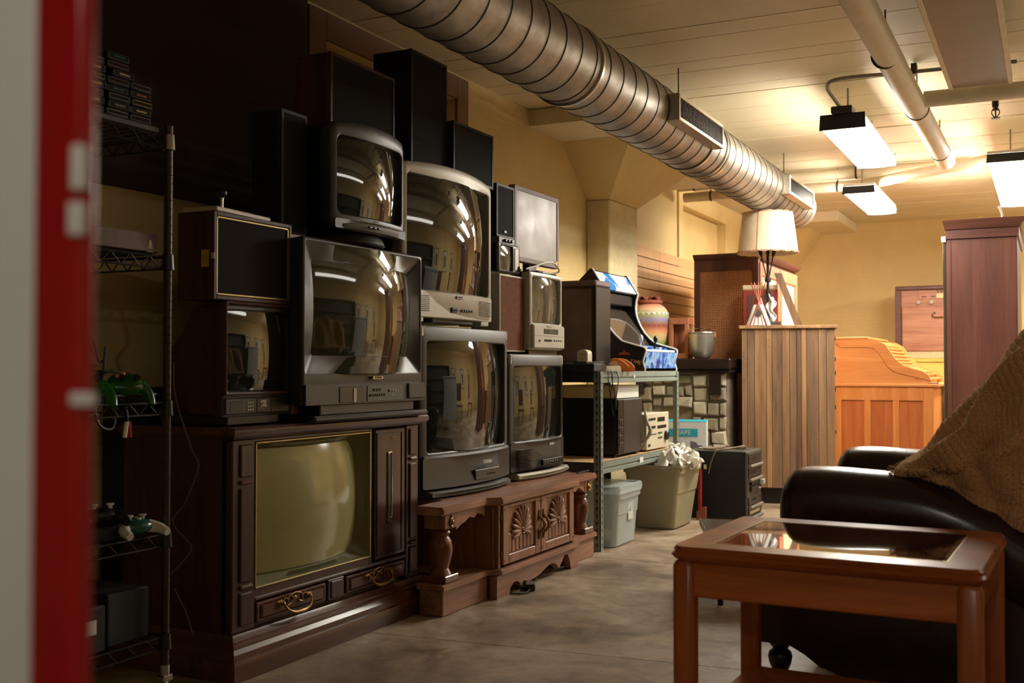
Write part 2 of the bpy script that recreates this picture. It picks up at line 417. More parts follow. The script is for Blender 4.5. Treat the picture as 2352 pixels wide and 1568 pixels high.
# left wall with two boarded, recessed windows
WIN = [(4.17, 5.43, 1.62, 2.54), (9.70, 11.17, 1.98, 2.50)]
w = M(); ys = [YF, 4.17, 5.43, 9.70, 11.17, YB]
for i in range(5):
    y0, y1 = ys[i], ys[i + 1]
    if i in (1, 3):
        wz = WIN[0 if i == 1 else 1]
        w.box(XW - .2, XW, y0, y1, 0, wz[2]); w.box(XW - .2, XW, y0, y1, wz[3], ZC)
        w.box(XW - .2, XW - .09, y0, y1, wz[2], wz[3])
    else: w.box(XW - .2, XW, y0, y1, 0, ZC)
struct('wall_left', w, 'yellow_paint')
for k, (y0, y1, z0, z1) in enumerate(WIN):
    t = M(); q = 0.13
    t.box(XW, XW + .02, y0 - q, y0, z0 - q, min(z1 + q, ZC - .005), .003); t.box(XW, XW + .02, y1, y1 + q, z0 - q, min(z1 + q, ZC - .005), .003)
    t.box(XW, XW + .02, y0, y1, z1, min(z1 + q, ZC - .005), .003); t.box(XW, XW + .02, y0, y1, z0 - q, z0, .003)
    wo = struct('window_%d' % (k + 1), t, 'yellow_paint' if k else 'brown_trim', 'boarded-over window recess with a painted frame')
    obj('board', M().box(XW - .088, XW - .07, y0 + .01, y1 - .01, z0 + .01, z1 - .01, .004), 'yellow_paint', wo)
struct('wall_back', M().box(XW - .2, XR + .2, YB, YB + .2, 0, ZC), 'yellow_paint')
struct('wall_right', M().box(XR, XR + .2, YF, YB, 0, ZC), 'yellow_paint')
struct('wall_front', M().box(XW - .2, XR + .2, YF - .2, YF, 0, ZC), 'yellow_paint')
ce = struct('ceiling', M().box(XW - .2, XR + .2, YF - .2, YB + .2, ZC + .02, ZC + .1), 'slat_back')
y = YF; k = 0
while y < YB:
    wd = 0.2
    obj('plank', M().box(XW, XR, y + .002, min(y + wd, YB) - .002, ZC + random.uniform(-.003, .003), ZC + .022), 'ceiling_paint', ce)
    y += wd; k += 1
# drop panel, capital and column
dp = struct('trim_1', M().box(XW, -2.1, 6.42, 9.3, 2.58, ZC - .004), 'ceiling_paint', 'lowered concrete panel around the column head')
cp = M(); z0, z1 = 2.23, 2.579
cp.rings([[(XW, 7.4, z0), (-2.867, 7.4, z0), (-2.867, 8.0, z0), (XW, 8.0, z0)], [(XW, 6.96, z1), (-2.54, 6.96, z1), (-2.54, 8.44, z1), (XW, 8.44, z1)]])
struct('trim_2', cp, 'yellow_paint', 'flared yellow column capital under the lowered panel')
struct('trim_3', M().box(XW, -2.867, 7.4, 8.0, 0, 2.229, .01), 'rough_plaster', 'rough plastered column shaft')
struct('trim_4', M().box(XW, -2.03, 12.0, YB, 2.58, ZC - .004), 'ceiling_paint', 'lowered concrete panel in the far corner')
cp = M(); cp.rings([[(XW, 12.8, 2.1), (-2.75, 12.8, 2.1), (-2.75, YB, 2.1), (XW, YB, 2.1)], [(XW, 12.5, 2.579), (-2.42, 12.5, 2.579), (-2.42, YB, 2.579), (XW, YB, 2.579)]])
struct('trim_5', cp, 'yellow_paint', 'flared capital of the corner column')
# slatwall
sw = struct('trim_6', M().box(XW, XW + .012, 8.06, 13.0, .1, 2.0), 'slat_back', 'tan slatwall boards on the wall behind the vase')
for y0, y1 in ((8.06, 8.99), (8.995, 11.4), (11.405, 13.0)):
    for k in range(21):
        z1 = 2.005 - k * 0.0875
        obj('slat', M().box(XW + .012, XW + .026, y0, y1, z1 - .081, z1, .002), 'slat_tan', sw)
struct('shade_board', M().box(XW, XW + .018, .4, 4.03, 1.66, ZC - .004, .003), 'wall_shade_brown', 'added dark brown board standing in for the shade on the upper wall at the left')  # board added to darken the upper left wall, shade put in as colour
struct('baseboard_left', M().box(XW, XW + .015, YF, 7.39, 0, .1, .003), 'yellow_paint')

# ------------------------------------------------------------------ ceiling: duct, lamps, pipes
XD, ZD, RD = -1.92, 2.345, 0.175
d = thing('air_duct', 'large galvanised spiral air duct running under the ceiling', 'duct', (XD, 0, ZD))
body = M()
prof = []
y = 0.6
while y < 9.2:
    prof += [(RD, y), (RD, y + .128), (RD + .004, y + .132), (RD + .004, y + .138), (RD, y + .142)]
    y += .145
body.lathe([(RD, .6 + 8.6 * k / 60) for k in range(61)], 64, axis='y')
obj('duct_body', body, 'galvanised', d)
sm = M(); yy = 0.73
sm_r = []
while yy < 9.2:
    sm.lathe([(RD - .001, yy), (RD + .003, yy + .0012), (RD + .003, yy + .005), (RD - .001, yy + .0062)], 64, axis='y'); yy += .165
obj('seam', sm, 'dark_steel', d, kind='stuff')
obj('end_cap', M().lathe([(RD, 9.14), (RD + .004, 9.2), (RD * .98, 9.27), (RD * .85, 9.34), (RD * .5, 9.38), (0, 9.39)], 48, axis='y'), 'galvanised', d)
for yb in (4.42, 6.18, 6.46, 6.52):
    obj('band', M().lathe([(RD, yb), (RD + .009, yb + .002), (RD + .009, yb + .022), (RD, yb + .024)], 48, axis='y'), 'galv_bright', d)
def register(y0, y1):
    a = math.radians(-2)
    r = obj('register_frame', M().box(RD - .02, RD + .052, y0, y0 + .02, -.075, .065, .003).box(RD - .02, RD + .052, y1 - .02, y1, -.075, .065, .003)
            .box(RD - .02, RD + .052, y0 + .02, y1 - .02, .045, .065, .003).box(RD - .02, RD + .052, y0 + .02, y1 - .02, -.075, -.055, .003), 'galv_bright', d, 'rectangular air register with vertical fins')
    obj('backing', M().box(RD - .015, RD, y0 + .02, y1 - .02, -.055, .045), 'black_metal', r)
    n = int((y1 - y0) / .026)
    for i in range(n):
        q = y0 + .03 + i * (y1 - y0 - .06) / (n - 1)
        obj('fin', M().box(RD + .0, RD + .046, q - .0025, q + .0025, -.055, .045), 'dark_steel', r)
register(5.36, 6.2); register(8.0, 8.9)
for yb in (2.6, 5.9, 8.6):
    obj('hanger', M().cyl((0.05, yb, RD - .01), (0.05, yb, ZC - ZD), .004, 6), 'dark_steel', d)

def fixture(name, label, x0, x1, y0, y1, z, lamp='tube_far', endmat='black_metal', stems=True, cap=.06, box=False):
    t = thing(name, label, 'ceiling light', ((x0 + x1) / 2, (y0 + y1) / 2, z)); hx = (x1 - x0) / 2; hy = (y1 - y0) / 2
    pts = [(-hx, .04), (-hx * .93, .008), (-hx * .4, 0), (hx * .4, 0), (hx * .93, .008), (hx, .04), (hx * .96, .058), (-hx * .96, .058)]
    obj('diffuser', M().prism(pts, 'y', -hy + .012, hy - .012), lamp, t)
    obj('housing', M().box(-hx * .99, hx * .99, -hy + .012, hy - .012, .0585, .082, .004), 'white_plastic', t)
    for s_ in (-1, 1):
        a, b2 = sorted((s_ * hy, s_ * (hy - .011)))
        obj('end_cap', M().prism([(-hx * 1.02, .0), (hx * 1.02, .0), (hx * .98, cap), (-hx * .98, cap)], 'y', a, b2), endmat, t)
        if stems: obj('stem', M().cyl((0, s_ * hy * .7, .085), (0, s_ * hy * .7, ZC - z - .004), .006, 8), 'grey_metal', t)
    if box: obj('ballast_box', M().box(-.06, .06, -hy - .03, -hy + .1, .09, .13, .004), endmat, t)
    return t
fixture('ceiling_light', 'lit fluorescent ceiling light with black end cap, fed by the bent conduit', -1.215, -.955, 6.56, 7.95, 2.40, cap=.09, box=True)
fixture('ceiling_light', 'farthest lit fluorescent ceiling light, small, above the roll-top desk', -1.50, -1.25, 9.05, 10.4, 2.40)
fixture('ceiling_light', 'lit fluorescent ceiling light at the right edge above the tall dark wardrobe', -.385, -.105, 8.1, 10.4, 2.40)
fixture('ceiling_light', 'strip light on the sofa side, seen as a long bright streak in the television glass', 1.55, 1.75, 4.2, 6.6, 2.42, 'tube_side')
fixture('ceiling_light', 'strip light over the far sofa side, seen reflected in the television glass', 1.2, 1.45, 9.6, 11.6, 2.42, 'tube_far')
t = thing('spot_lamp', 'small shaded bulb lamp behind the camera that lights the white and red panel', 'lamp', (-.05, -.75, 1.75)); t.rotation_euler = (Vector((-.60, .45, 1.05)) - Vector((-.05, -.75, 1.75))).to_track_quat('Z', 'Y').to_euler()
obj('shade', M().lathe([(.03, -.10), (.04, -.09), (.075, .04), (.073, .04), (.037, -.088)], 24), 'black_metal', t)
obj('bulb', M().ell((0, 0, -.02), ((.025, 0, 0), (0, .025, 0), (0, 0, .035)), 16, 10), 'tube_near', t)
fixture('ceiling_light', 'added fill strip light above the near right corner of the room, unseen behind the camera', 2.2, 2.4, -1.1, .5, 2.42, 'tube_side')  # fill lamp added out of view to lift the faces turned to the camera
# unlit grey panel light
t = thing('ceiling_panel', 'unlit grey perforated panel hung under the ceiling at top right', 'ceiling panel', (-.325, 5.0, 2.50))
obj('perforated_sheet', M().box(-.135, .135, -1.35, 1.28, 0, .02, .002), 'grey_metal', t)
for s_ in (-1, 1): obj('side_rail', M().box(s_ * .145 - .011, s_ * .145 + .011, -1.35, 1.29, -.004, .05, .003), 'pipe_white', t)
obj('stem', M().box(-.01, .01, -.01, .01, .02, .186), 'grey_metal', t)
# pipes
def pipe(name, label, pts, r, rings_=(), mt='pipe_white', sm=1):
    t = thing(name, label, 'pipe', pts[0]); o = Vector(pts[0]); L = [tuple(Vector(p) - o) for p in pts]
    obj('pipe_body', M().tube(L, r, 20, sm), mt, t)
    for p in rings_:
        q = Vector(p) - o
        obj('clamp', M().lathe([(r + .001, -.008), (r + .005, -.006), (r + .005, .006), (r + .001, .008)], 20, tuple(q), 'y' if abs(pts[-1][1] - pts[0][1]) > abs(pts[-1][0] - pts[0][0]) else 'x'), 'dark_steel', t)
        obj('hanger_rod', M().cyl(tuple(q + Vector((0, 0, r))), tuple(q + Vector((0, 0, ZC - p[2] - .004))), .004, 6), 'dark_steel', t)
    return t
pipe('pipe', 'thick white pipe running away from the camera at top right', [(-.69, 3.0, 2.47), (-.66, 8.3, 2.47)], .062, [(-.685, 5.35, 2.47), (-.67, 6.55, 2.47), (-.665, 7.9, 2.47)])
pipe('pipe', 'white branch pipe passing under the grey ceiling panel', [(-.62, 6.42, 2.49), (.9, 6.42, 2.49)], .045)
pipe('pipe', 'upper of the two white pipes crossing behind the duct', [(-3.0, 9.45, 2.635), (-.55, 9.45, 2.635)], .048, [(-2.85, 9.45, 2.635), (-1.45, 9.45, 2.635)])
pipe('pipe', 'lower white pipe crossing behind the duct and bending toward the right', [(-2.95, 9.47, 2.53), (-1.42, 9.43, 2.53), (-1.28, 9.36, 2.53), (-.976, 9.13, 2.53), (-.16, 8.56, 2.53), (.5, 8.1, 2.53)], .043, [(-2.7, 9.46, 2.53), (-1.6, 9.43, 2.53)])
cd = thing('conduit', 'bent grey conduit feeding the ceiling light', 'conduit', (-1.1, 6.4, 2.6))
obj('tube', M().tube([(.95, 0, .04), (.4, -.03, .04), (.05, -.06, .04), (-.04, -.0, .02), (-.03, .18, -.02), (0, .32, -.06)], .011, 8, 4), 'grey_metal', cd)
obj('strap', M().box(.42, .45, -.06, .0, .02, .08), 'dark_steel', cd)
sp = thing('sprinkler_head', 'black sprinkler head hanging from a short pipe at the top right', 'sprinkler', (-.265, 6.6, 2.49))
obj('supply_pipe', M().tube([(.5, 0, .05), (.06, 0, .05), (.015, 0, .045), (0, 0, .0), (0, 0, -.04)], .018, 10, 3), 'black_metal', sp)
obj('deflector', M().lathe([(.012, -.04), (.016, -.06), (.004, -.062), (.004, -.1), (.024, -.102), (.024, -.106)], 16).tube([(-.014, 0, -.05), (-.02, 0, -.075), (-.004, 0, -.1)], .003, 6, 3).tube([(.014, 0, -.05), (.02, 0, -.075), (.004, 0, -.1)], .003, 6, 3), 'dark_steel', sp)

# ------------------------------------------------------------------ televisions
def rd(y0, y1, z0, z1, r, seg=4, n=8):
    p = rr(y0, y1, z0, z1, max(r, .0005), seg); out = []
    for q in range(4):
        arc = p[q * (seg + 1):(q + 1) * (seg + 1)]; out += arc
        a = arc[-1]; b2 = p[((q + 1) * (seg + 1)) % len(p)]
        for k in range(1, n): out.append((a[0] + (b2[0] - a[0]) * k / n, a[1] + (b2[1] - a[1]) * k / n))
    return out
def crt(name, label, loc, w, h, ml, mr, mt_, mb, shell, bezel, glass, depth, bow=0.0, recess=0.02, ro=0.02, ri=0.02, R=1.1, rotz=0, flare=0.0, group=None, topcrown=0.0, step=0.05, hs=.985):
    """front plane x=0 facing +x, y along the wall, z up from its base"""
    t = thing(name, label, 'television', loc, rotz, group); hw = w / 2
    bx = lambda y, x: (x + bow * (1 - (y / hw) ** 2), )[0]
    oy0, oy1, oz0, oz1 = -hw + ml, hw - mr, mb, h - mt_
    cy, cz = (oy0 + oy1) / 2, (oz0 + oz1) / 2
    sag = ((oy1 - oy0) / 2) ** 2 / (2 * R)
    xs = lambda y, z: -recess + sag - ((y - cy) ** 2 + (z - cz) ** 2 * 0.8) / (2 * R) + bow * (1 - (y / hw) ** 2) * 0.6
    top = lambda y, z: z + (topcrown * (1 - (y / hw) ** 2) * max(0, (z - h * .6) / (h * .4)))
    def ring(i, x, r): return [(bx(y, x), y, top(y, z)) for y, z in rd(-hw + i, hw - i, i, h - i, r)]
    B = M()
    rs = [ring(.004, -step, ro), ring(0, -.012, ro), ring(.003, -.003, ro), ring(.009, 0, ro)]
    rs.append([(bx(y, 0), y, top(y, z)) for y, z in rd(oy0 - .006, oy1 + .006, oz0 - .006, oz1 + .006, ri + .006)])
    rs.append([(bx(y, -.004), y, z) for y, z in rd(oy0 - .001, oy1 + .001, oz0 - .001, oz1 + .001, ri + .002)])
    rs.append([(xs(y, z) + .001, y, z) for y, z in rd(oy0 + flare, oy1 - flare, oz0 + flare, oz1 - flare, ri)])
    rs.append([(xs(y, z) - .004, y, z) for y, z in rd(oy0 + flare + .003, oy1 - flare - .003, oz0 + flare + .003, oz1 - flare - .003, ri)])
    B.rings(rs, False, False)
    obj('bezel', B, bezel, t, sharp=28)
    G = M().grid(lambda u, v: (xs(oy0 - .004 + u * (oy1 - oy0 + .008), oz0 - .004 + v * (oz1 - oz0 + .008)), oy0 - .004 + u * (oy1 - oy0 + .008), oz0 - .004 + v * (oz1 - oz0 + .008)), 24, 20)
    o = obj('screen', G, glass, t, sharp=180)
    H = M(); q = lambda x, a, zt, r: [(x, y, top(y, z) if x > -.1 else z) for y, z in rd(-hw * a, hw * a, .006, h * zt, r)]
    H.rings([q(-step - .012, hs - .02 if hs < .9 else .93, .985, ro), q(-step + .001, hs, .985, ro), q(-depth * .4, hs - .02, .96, ro + .01), q(-depth * .62, .74, .8, ro + .02), q(-depth, .46, .6, ro + .02)][1:], False)
    obj('housing', H, shell, t, sharp=40)
    return t

# --- old console television
def stack(profile, y0, y1, xb, xf, s):
    rs = []
    for o_, z in profile: rs.append([(xb, y0 - o_, z), (xf + o_, y0 - o_, z), (xf + o_, y1 + o_, z), (xb, y1 + o_, z)])
    return s.rings(rs)
t = thing('console_television', 'large dark wooden floor console television with olive screen and two brass-handled drawers', 'television', (-2.385, 3.36, 0))
cy0, cy1 = -.575, .585       # body from 2.785 to 3.945
xb = -.48
obj('base_plinth', stack([(.062, 0), (.062, .05), (.058, .062), (.05, .066), (.048, .085), (.036, .098), (.036, .104), (.024, .112), (.024, .118), (.012, .128), (0.006, .135)], cy0, cy1, xb, 0, M()), 'console_wood_y', t)
case = M()
case.box(xb, -.03, cy0, cy0 + .02, .135, .775).box(xb, -.03, cy1 - .02, cy1, .135, .775).box(xb, -.03, cy0 + .02, cy1 - .02, .135, .15).box(xb, xb + .01, cy0 + .02, cy1 - .02, .15, .775)
obj('case', case, 'console_wood', t)
obj('top_board', stack([(.0, .765), (.006, .77), (.01, .776), (.026, .778), (.03, .784), (.03, .798), (.022, .806)], cy0, cy1, xb, 0, M()), 'console_wood_y', t)
# face frame
ff = M()
PW = .115
SY0, SY1, SZ0, SZ1 = -.462, .225, .265, .752      # screen opening
ff.box(-.04, -.008, cy0 + PW, SY0, .135, .765, .003).box(-.04, -.008, SY0, SY1, SZ1, .765, .003).box(-.04, -.008, SY0, SY1, .225, SZ0, .003)
ff.box(-.04, -.008, SY1, .245, .225, .765, .003)
ff.box(-.04, -.003, cy0 + PW, cy1 - PW + .02, .222, .236, .004)
obj('face_frame', ff, 'console_wood', t)
for s_, (a, b2) in ((0, (cy0, cy0 + PW)), (1, (cy1 - PW + .02, cy1))):
    p = M().box(-.05, -.004, a, b2, .135, .765, .004)
    pl = obj('pilaster', p, 'console_wood', t)
    c0, c1 = (a + .034, b2 - .02) if s_ == 0 else (a + .02, b2 - .024)
    for z0, z1 in ((.155, .262), (.296, .606), (.64, .748)):
        obj('raised_panel', M().box(-.006, .004, c0, c1, z0, z1, .004), 'console_wood', pl)
    for z in (.272, .616):
        obj('cross_bead', M().box(-.006, .008, c0 - .002, c1 + .002, z, z + .016, .006), 'console_wood_y', pl)
# gold rimmed screen mask
gm = M()
gm.box(-.02, .0, SY0, SY1, SZ1 - .005, SZ1, .001).box(-.02, .0, SY0, SY1, SZ0, SZ0 + .005, .001).box(-.02, .0, SY0, SY0 + .005, SZ0, SZ1, .001).box(-.02, .0, SY1 - .005, SY1, SZ0, SZ1, .001)
obj('gold_trim', gm, 'gold', t)
cyc, czc = (SY0 + SY1) / 2, (SZ0 + SZ1) / 2
R = .85; sg = .33 ** 2 / (2 * R)
xs = lambda y, z: -.05 + sg - ((y - cyc) ** 2 + (z - czc) ** 2) / (2 * R)
mk = M(); 
def tvring(i, ri, x=None, dx=0):
    return [((xs(y, z) + dx) if x is None else x, y, z) for y, z in rd(SY0 + i * .35, SY1 - i * 1.15, SZ0 + i * .75, SZ1 - i * .6, ri)]
mk.rings([tvring(.005, .002, -.006), tvring(.014, .02, -.02), tvring(.035, .05, None, .012), tvring(.041, .055, None, .004), tvring(.045, .055, None, .006), tvring(.05, .055, None, -.002)], False, False)
obj('screen_mask', mk, 'olive_mask', t, sharp=25)
obj('screen', M().grid(lambda u, v: (xs(SY0 + u * (SY1 - SY0), SZ0 + v * (SZ1 - SZ0)), SY0 + u * (SY1 - SY0), SZ0 + v * (SZ1 - SZ0)), 24, 20), 'crt_olive', t, sharp=180)
# door panel on the right
dr = obj('side_door', M().box(-.03, -.002, .258, cy1 - PW + .008, .245, .758, .005), 'console_wood', t)
obj('door_rim', M().box(-.004, .001, .268, .272, .262, .742).box(-.004, .001, .448, .452, .262, .742).box(-.004, .001, .268, .452, .738, .742).box(-.004, .001, .268, .452, .262, .266), 'black_plastic', dr)
dc = (.268 + .452) / 2
obj('slot_frame', M().rings([[(x_, y_, z_) for y_, z_ in rr(dc - .016 + i, dc + .016 - i, .385 + i, .665 - i, .006)] for i, x_ in ((0, -.004), (0, .003), (.004, .004), (.005, -.001))], False, True), 'chrome', dr)
obj('slot_plate', M().box(-.003, .0005, dc - .011, dc + .011, .395, .655), 'charcoal_plastic', dr)
obj('slot_button', M().box(-.001, .004, dc - .008, dc + .008, .392, .404, .001), 'charcoal_plastic', dr)
text('ZENITH', .009, 'gold', dr, (.0, dc + .03, .72)); text('SYSTEM 3', .006, 'gold', dr, (.0, dc + .03, .711))
# drawers with brass bail pulls
def bail(parent, cy, cz, w, x=0.0):
    bp = M()
    for s_ in (-1, 1):
        bp.lathe([(.013, 0), (.015, .003), (.006, .006), (.005, .012), (.008, .016), (.004, .02), (0, .021)], 12, (x, cy + s_ * w, cz), 'x')
        bp.ell((x + .002, cy + s_ * (w + .012), cz + .006), ((.002, 0, 0), (0, .012, 0), (0, 0, .006)), 8, 4)
        bp.tube([(x + .003, cy + s_ * w, cz + .004), (x + .004, cy + s_ * (w * .72), cz + .016), (x + .004, cy + s_ * w * .5, cz + .004), (x + .004, cy + s_ * w * .62, cz - .012), (x + .004, cy + s_ * w * .3, cz - .006)], .0032, 6, 3)
        bp.tube([(x + .004, cy + s_ * w * .6, cz + .008), (x + .004, cy + s_ * w * .35, cz + .022), (x + .004, cy, cz + .026)], .003, 6, 3)
        bp.tube([(x + .004, cy + s_ * w * .3, cz + .02), (x + .004, cy + s_ * w * .12, cz + .006), (x + .004, cy + s_ * w * .3, cz - .002)], .0026, 6, 3)
    bp.ell((x + .004, cy, cz + .008), ((.003, 0, 0), (0, .012, 0), (0, 0, .008)), 8, 4)
    h = obj('drawer_pull', bp, 'brass', parent)
    return h
for y0, y1 in ((-.452, -.065), (.065, .475)):
    dw = obj('drawer', M().rings([[(-.02, y0, .152), (-.02, y1, .152), (-.02, y1, .216), (-.02, y0, .216)]] + [[(x_, y0 + i, .152 + i * .6), (x_, y1 - i, .152 + i * .6), (x_, y1 - i, .216 - i * .6), (x_, y0 + i, .216 - i * .6)] for i, x_ in ((0, -.004), (.004, -.001), (.012, -.001), (.018, -.006), (.024, .004))]), 'console_wood_y', t)
    cy_, w_ = (y0 + y1) / 2, .075
    bail(dw, cy_, .192, w_, .004)
    obj('bail', M().tube([(.02, cy_ - w_, .192), (.03, cy_ - w_ * .86, .172), (.032, cy_ - w_ * .45, .158), (.033, cy_, .156), (.032, cy_ + w_ * .45, .158), (.03, cy_ + w_ * .86, .172), (.02, cy_ + w_, .192)], lambda q: .003 + .004 * math.sin(PI * q) ** 2, 8, 4), 'brass', dw)
obj('centre_block', M().box(-.03, -.002, -.05, .05, .145, .222, .003).box(-.004, .003, -.035, .035, .152, .215, .003), 'console_wood', t)

# --- small Zenith table television, on the console
t = crt('television', 'small brown wood-grain television on the left end of the console', (-2.42, 2.965, .835), .40, .385, .012, .052, .03, .088, 'red_veneer', 'charcoal_plastic', 'crt_dark', .34, 0, .012, .008, .03, .75, step=.03)
obj('outer_rim', M().rings([[(x_, y_, z_) for y_, z_ in rr(-.2 + i, .2 - i, .076 + i, .385 - i, .008)] for i, x_ in ((0, -.01), (0, .016), (.004, .019), (.009, .016), (.011, -.002))], False, False), 'red_veneer', t)
f = obj('control_strip', M().box(-.02, .006, -.185, .14, .012, .066, .003), 'charcoal_plastic', t)
obj('display_window', M().box(.004, .007, -.165, -.1, .02, .055, .001), 'black_plastic', f)
for i in range(3):
    for j in range(3): obj('button', M().box(.005, .009, -.08 + i * .012, -.073 + i * .012, .022 + j * .012, .028 + j * .012, .001), 'white_ink', f)
obj('logo_plate', M().box(.005, .008, -.03, .03, .016, .062, .001), 'black_plastic', f)
obj('emblem', M().prism([(-.018, .048), (.014, .048), (.02, .058), (-.008, .056)], 'x', .008, .0095).prism([(-.016, .034), (.02, .034), (.014, .048), (.004, .048)], 'x', .008, .0095), 'white_ink', f)
text('ZENITH', .009, 'white_ink', f, (.0085, 0, .026))
for i in range(7): obj('speaker_slot', M().box(.005, .008, .045, .135, .018 + i * .0062, .021 + i * .0062), 'dark_steel', f)
obj('foot', M().box(-.3, -.005, -.165, .1, -.025, .008, .004), 'black_plastic', t)
obj('side_trim', M().box(-.03, .004, .165, .198, 0, .07, .003), 'turned_wood', t)

# --- tall wooden speaker on its side with yellow label
t = thing('speaker', 'red-brown wooden speaker with cream-edged dark cloth and a yellow label, on the small television', 'speaker', (-2.41, 2.915, 1.222))
sb = M(); D = .155
sb.box(-D, 0, -.2, -.186, 0, .285, .002).box(-D, 0, .186, .2, 0, .285, .002).box(-D, 0, -.186, .186, 0, .014, .002).box(-D, 0, -.186, .186, .271, .285, .002).box(-D, -D + .01, -.186, .186, .014, .271)
obj('case', sb, 'red_veneer', t)
obj('grille_cloth', M().box(-.02, -.006, -.184, .184, .016, .269), 'brown_cloth', t)
gt = M(); e = .004
for a in ((-.184, .184, .016, .016 + e), (-.184, .184, .269 - e, .269), (-.184, -.184 + e, .016, .269), (.184 - e, .184, .016, .269)): gt.box(-.01, -.002, *a)
obj('cream_piping', gt, 'gold', t)
lb = obj('yellow_label', M().box(-.052, -.022, -.2012, -.2001, .105, .16), 'yellow_label', t)
text('AUTO REWIND', .0055, 'dark_ink', lb, (-.03, -.2014, .132), FACE_NY, rot=PI / 2); text('ON SALE', .007, 'dark_ink', lb, (-.042, -.2014, .132), FACE_NY, rot=PI / 2)
obj('clip', M().box(-.012, .001, -.2015, -.196, .13, .15, .001), 'cord_white', t)
# --- board with black ball joystick
t = thing('joystick_board', 'pale wooden board with a black ball-top joystick, on the left speaker', 'game controller', (-2.47, 2.89, 1.508), .1)
obj('board', M().box(-.09, .045, -.17, .14, 0, .016, .003), 'beige_plastic', t)
obj('shaft', M().lathe([(.012, .016), (.013, .02), (.006, .024), (.006, .06), (.008, .062), (.008, .066)], 12, (-.03, -.04, 0)), 'chrome', t)
obj('ball_knob', M().ell((-.03, -.04, .08), ((.018, 0, 0), (0, .018, 0), (0, 0, .018)), 20, 12), 'black_plastic', t)

# --- Sylvania style deep-frame television
t = crt('television', 'big charcoal television with deep sloping frame on the right side of the console', (-2.35, 3.505, .865), .81, .60, .018, .018, .016, .118, 'black_plastic', 'charcoal_plastic', 'crt_green', .42, 0, .04, .008, .012, .85, step=.06, flare=.062, hs=.84)
f = obj('chin', M().rings([[(x_, y_, z_) for y_, z_ in ((-.40, .003), (.40, .003), (.40, .076), (-.40, .076))] for x_ in (-.02, .012)] ).box(.01, .02, .27, .40, .012, .074, .004), 'charcoal_plastic', t)
obj('control_window', M().box(.011, .0145, -.2, -.05, .008, .066, .001), 'black_plastic', f)
obj('shiny_slot', M().box(.0145, .017, -.115, -.095, .008, .06, .001), 'silver_plastic', f)
obj('control_plate', M().box(.011, .0145, -.02, .235, .008, .068, .001), 'grey_plastic', f)
for i in range(7): obj('button', M().box(.0145, .019, -.005 + i * .016, .005 + i * .016, .028, .036, .001), 'black_plastic', f)
for i in range(3):
    obj('button', M().box(.0145, .019, .02 + i * .02, .034 + i * .02, .048, .056, .001), 'black_plastic', f)
    obj('button', M().box(.0145, .019, .13 + i * .018, .142 + i * .018, .044, .052, .001), 'silver_plastic', f)
text('VOL  CH  POWER', .008, 'white_ink', f, (.0148, .05, .016)); text('MENU', .008, 'white_ink', f, (.0148, .16, .03))
pl = obj('name_plate', M().box(.0, .0135, .02, .09, .092, .104, .001), 'gold', t); text('SYLVANIA', .011, 'dark_ink', pl, (.0138, .055, .098))
obj('base', M().box(-.36, .03, -.37, .41, -.058, -.036, .008).box(-.3, .0, -.3, .34, -.036, .004, .004), 'charcoal_plastic', t)
obj('top_board', M().box(-.4, -.06, -.40, .40, .591, .612, .003), 'mahogany', t)

# --- small round-fronted TV on top of it
t = crt('television', 'black round-fronted television on top of the deep-framed one', (-2.405, 3.595, 1.522), .515, .405, .035, .028, .045, .062, 'black_plastic', 'charcoal_plastic', 'crt_dark', .36, .035, .02, .035, .025, .8, topcrown=.02)
f = obj('swivel_base', M().lathe([(.0, -.042), (.2, -.042), (.205, -.036), (.2, -.02), (.19, -.002), (.12, .008), (0, .008)], 32, (-.17, 0, 0)), 'charcoal_plastic', t)
bb = M(); bb.rings([[(x_ + .04 * (1 - (y_ / .25) ** 2), y_, z_) for y_, z_ in rd(-.245, .25, .004, .04, .008)] for x_ in (-.02, .012)]); obj('lower_lip', bb, 'grey_plastic', t)
for i in range(3): obj('button', M().box(.04, .052, -.07 + i * .03, -.05 + i * .03, .018, .026, .002), 'black_plastic', t)
text('RCA', .014, 'white_ink', t, (.0345, -.01, .395)); text('ORION', .012, 'silver_plastic', t, (.037, .0, .05))

# --- silver big tv and the two below
t = crt('television', 'large silver-framed television stacked on the tall charcoal one', (-2.425, 4.275, 1.215), .81, .655, .035, .04, .042, .122, 'grey_plastic', 'silver_plastic', 'crt_dark', .46, .04, .02, .03, .018, 1.15, topcrown=.025)
f = obj('chin_panel', M().rings([[(x_ + .04 * (1 - (y_ / .405) ** 2), y_, z_) for y_, z_ in rd(-.39, .395, .006, .118, .012)] for x_ in (-.02, .004)]), 'light_silver', t)
for i in range(9):
    for a, b2 in ((-.375, -.23), (.23, .385)):
        xx = .0048 + .04 * (1 - (((a + b2) / 2) / .405) ** 2)
        obj('speaker_slot', M().rings([[(x_ + .04 * (1 - (y_ / .405) ** 2), y_, z_) for y_, z_ in ((a, .03 + i * .008), ((a + b2) / 2, .03 + i * .008), (b2, .03 + i * .008), (b2, .0325 + i * .008), ((a + b2) / 2, .0325 + i * .008), (a, .0325 + i * .008))] for x_ in (.003, .0052)]), 'grey_plastic', f)
for i in range(3): obj('jack', M().lathe([(.006, .04), (.006, .0475), (.003, .048), (.003, .042)], 10, (0, -.05 + i * .016, .042), 'x'), 'dark_ink', f)
obj('jack_plate', M().box(.04, .0455, -.06, -.01, .03, .054, .004), 'black_plastic', f)
for i in range(5): obj('button', M().box(.04, .048, .03 + i * .022, .045 + i * .022, .038, .048, .002), 'dark_steel', f)
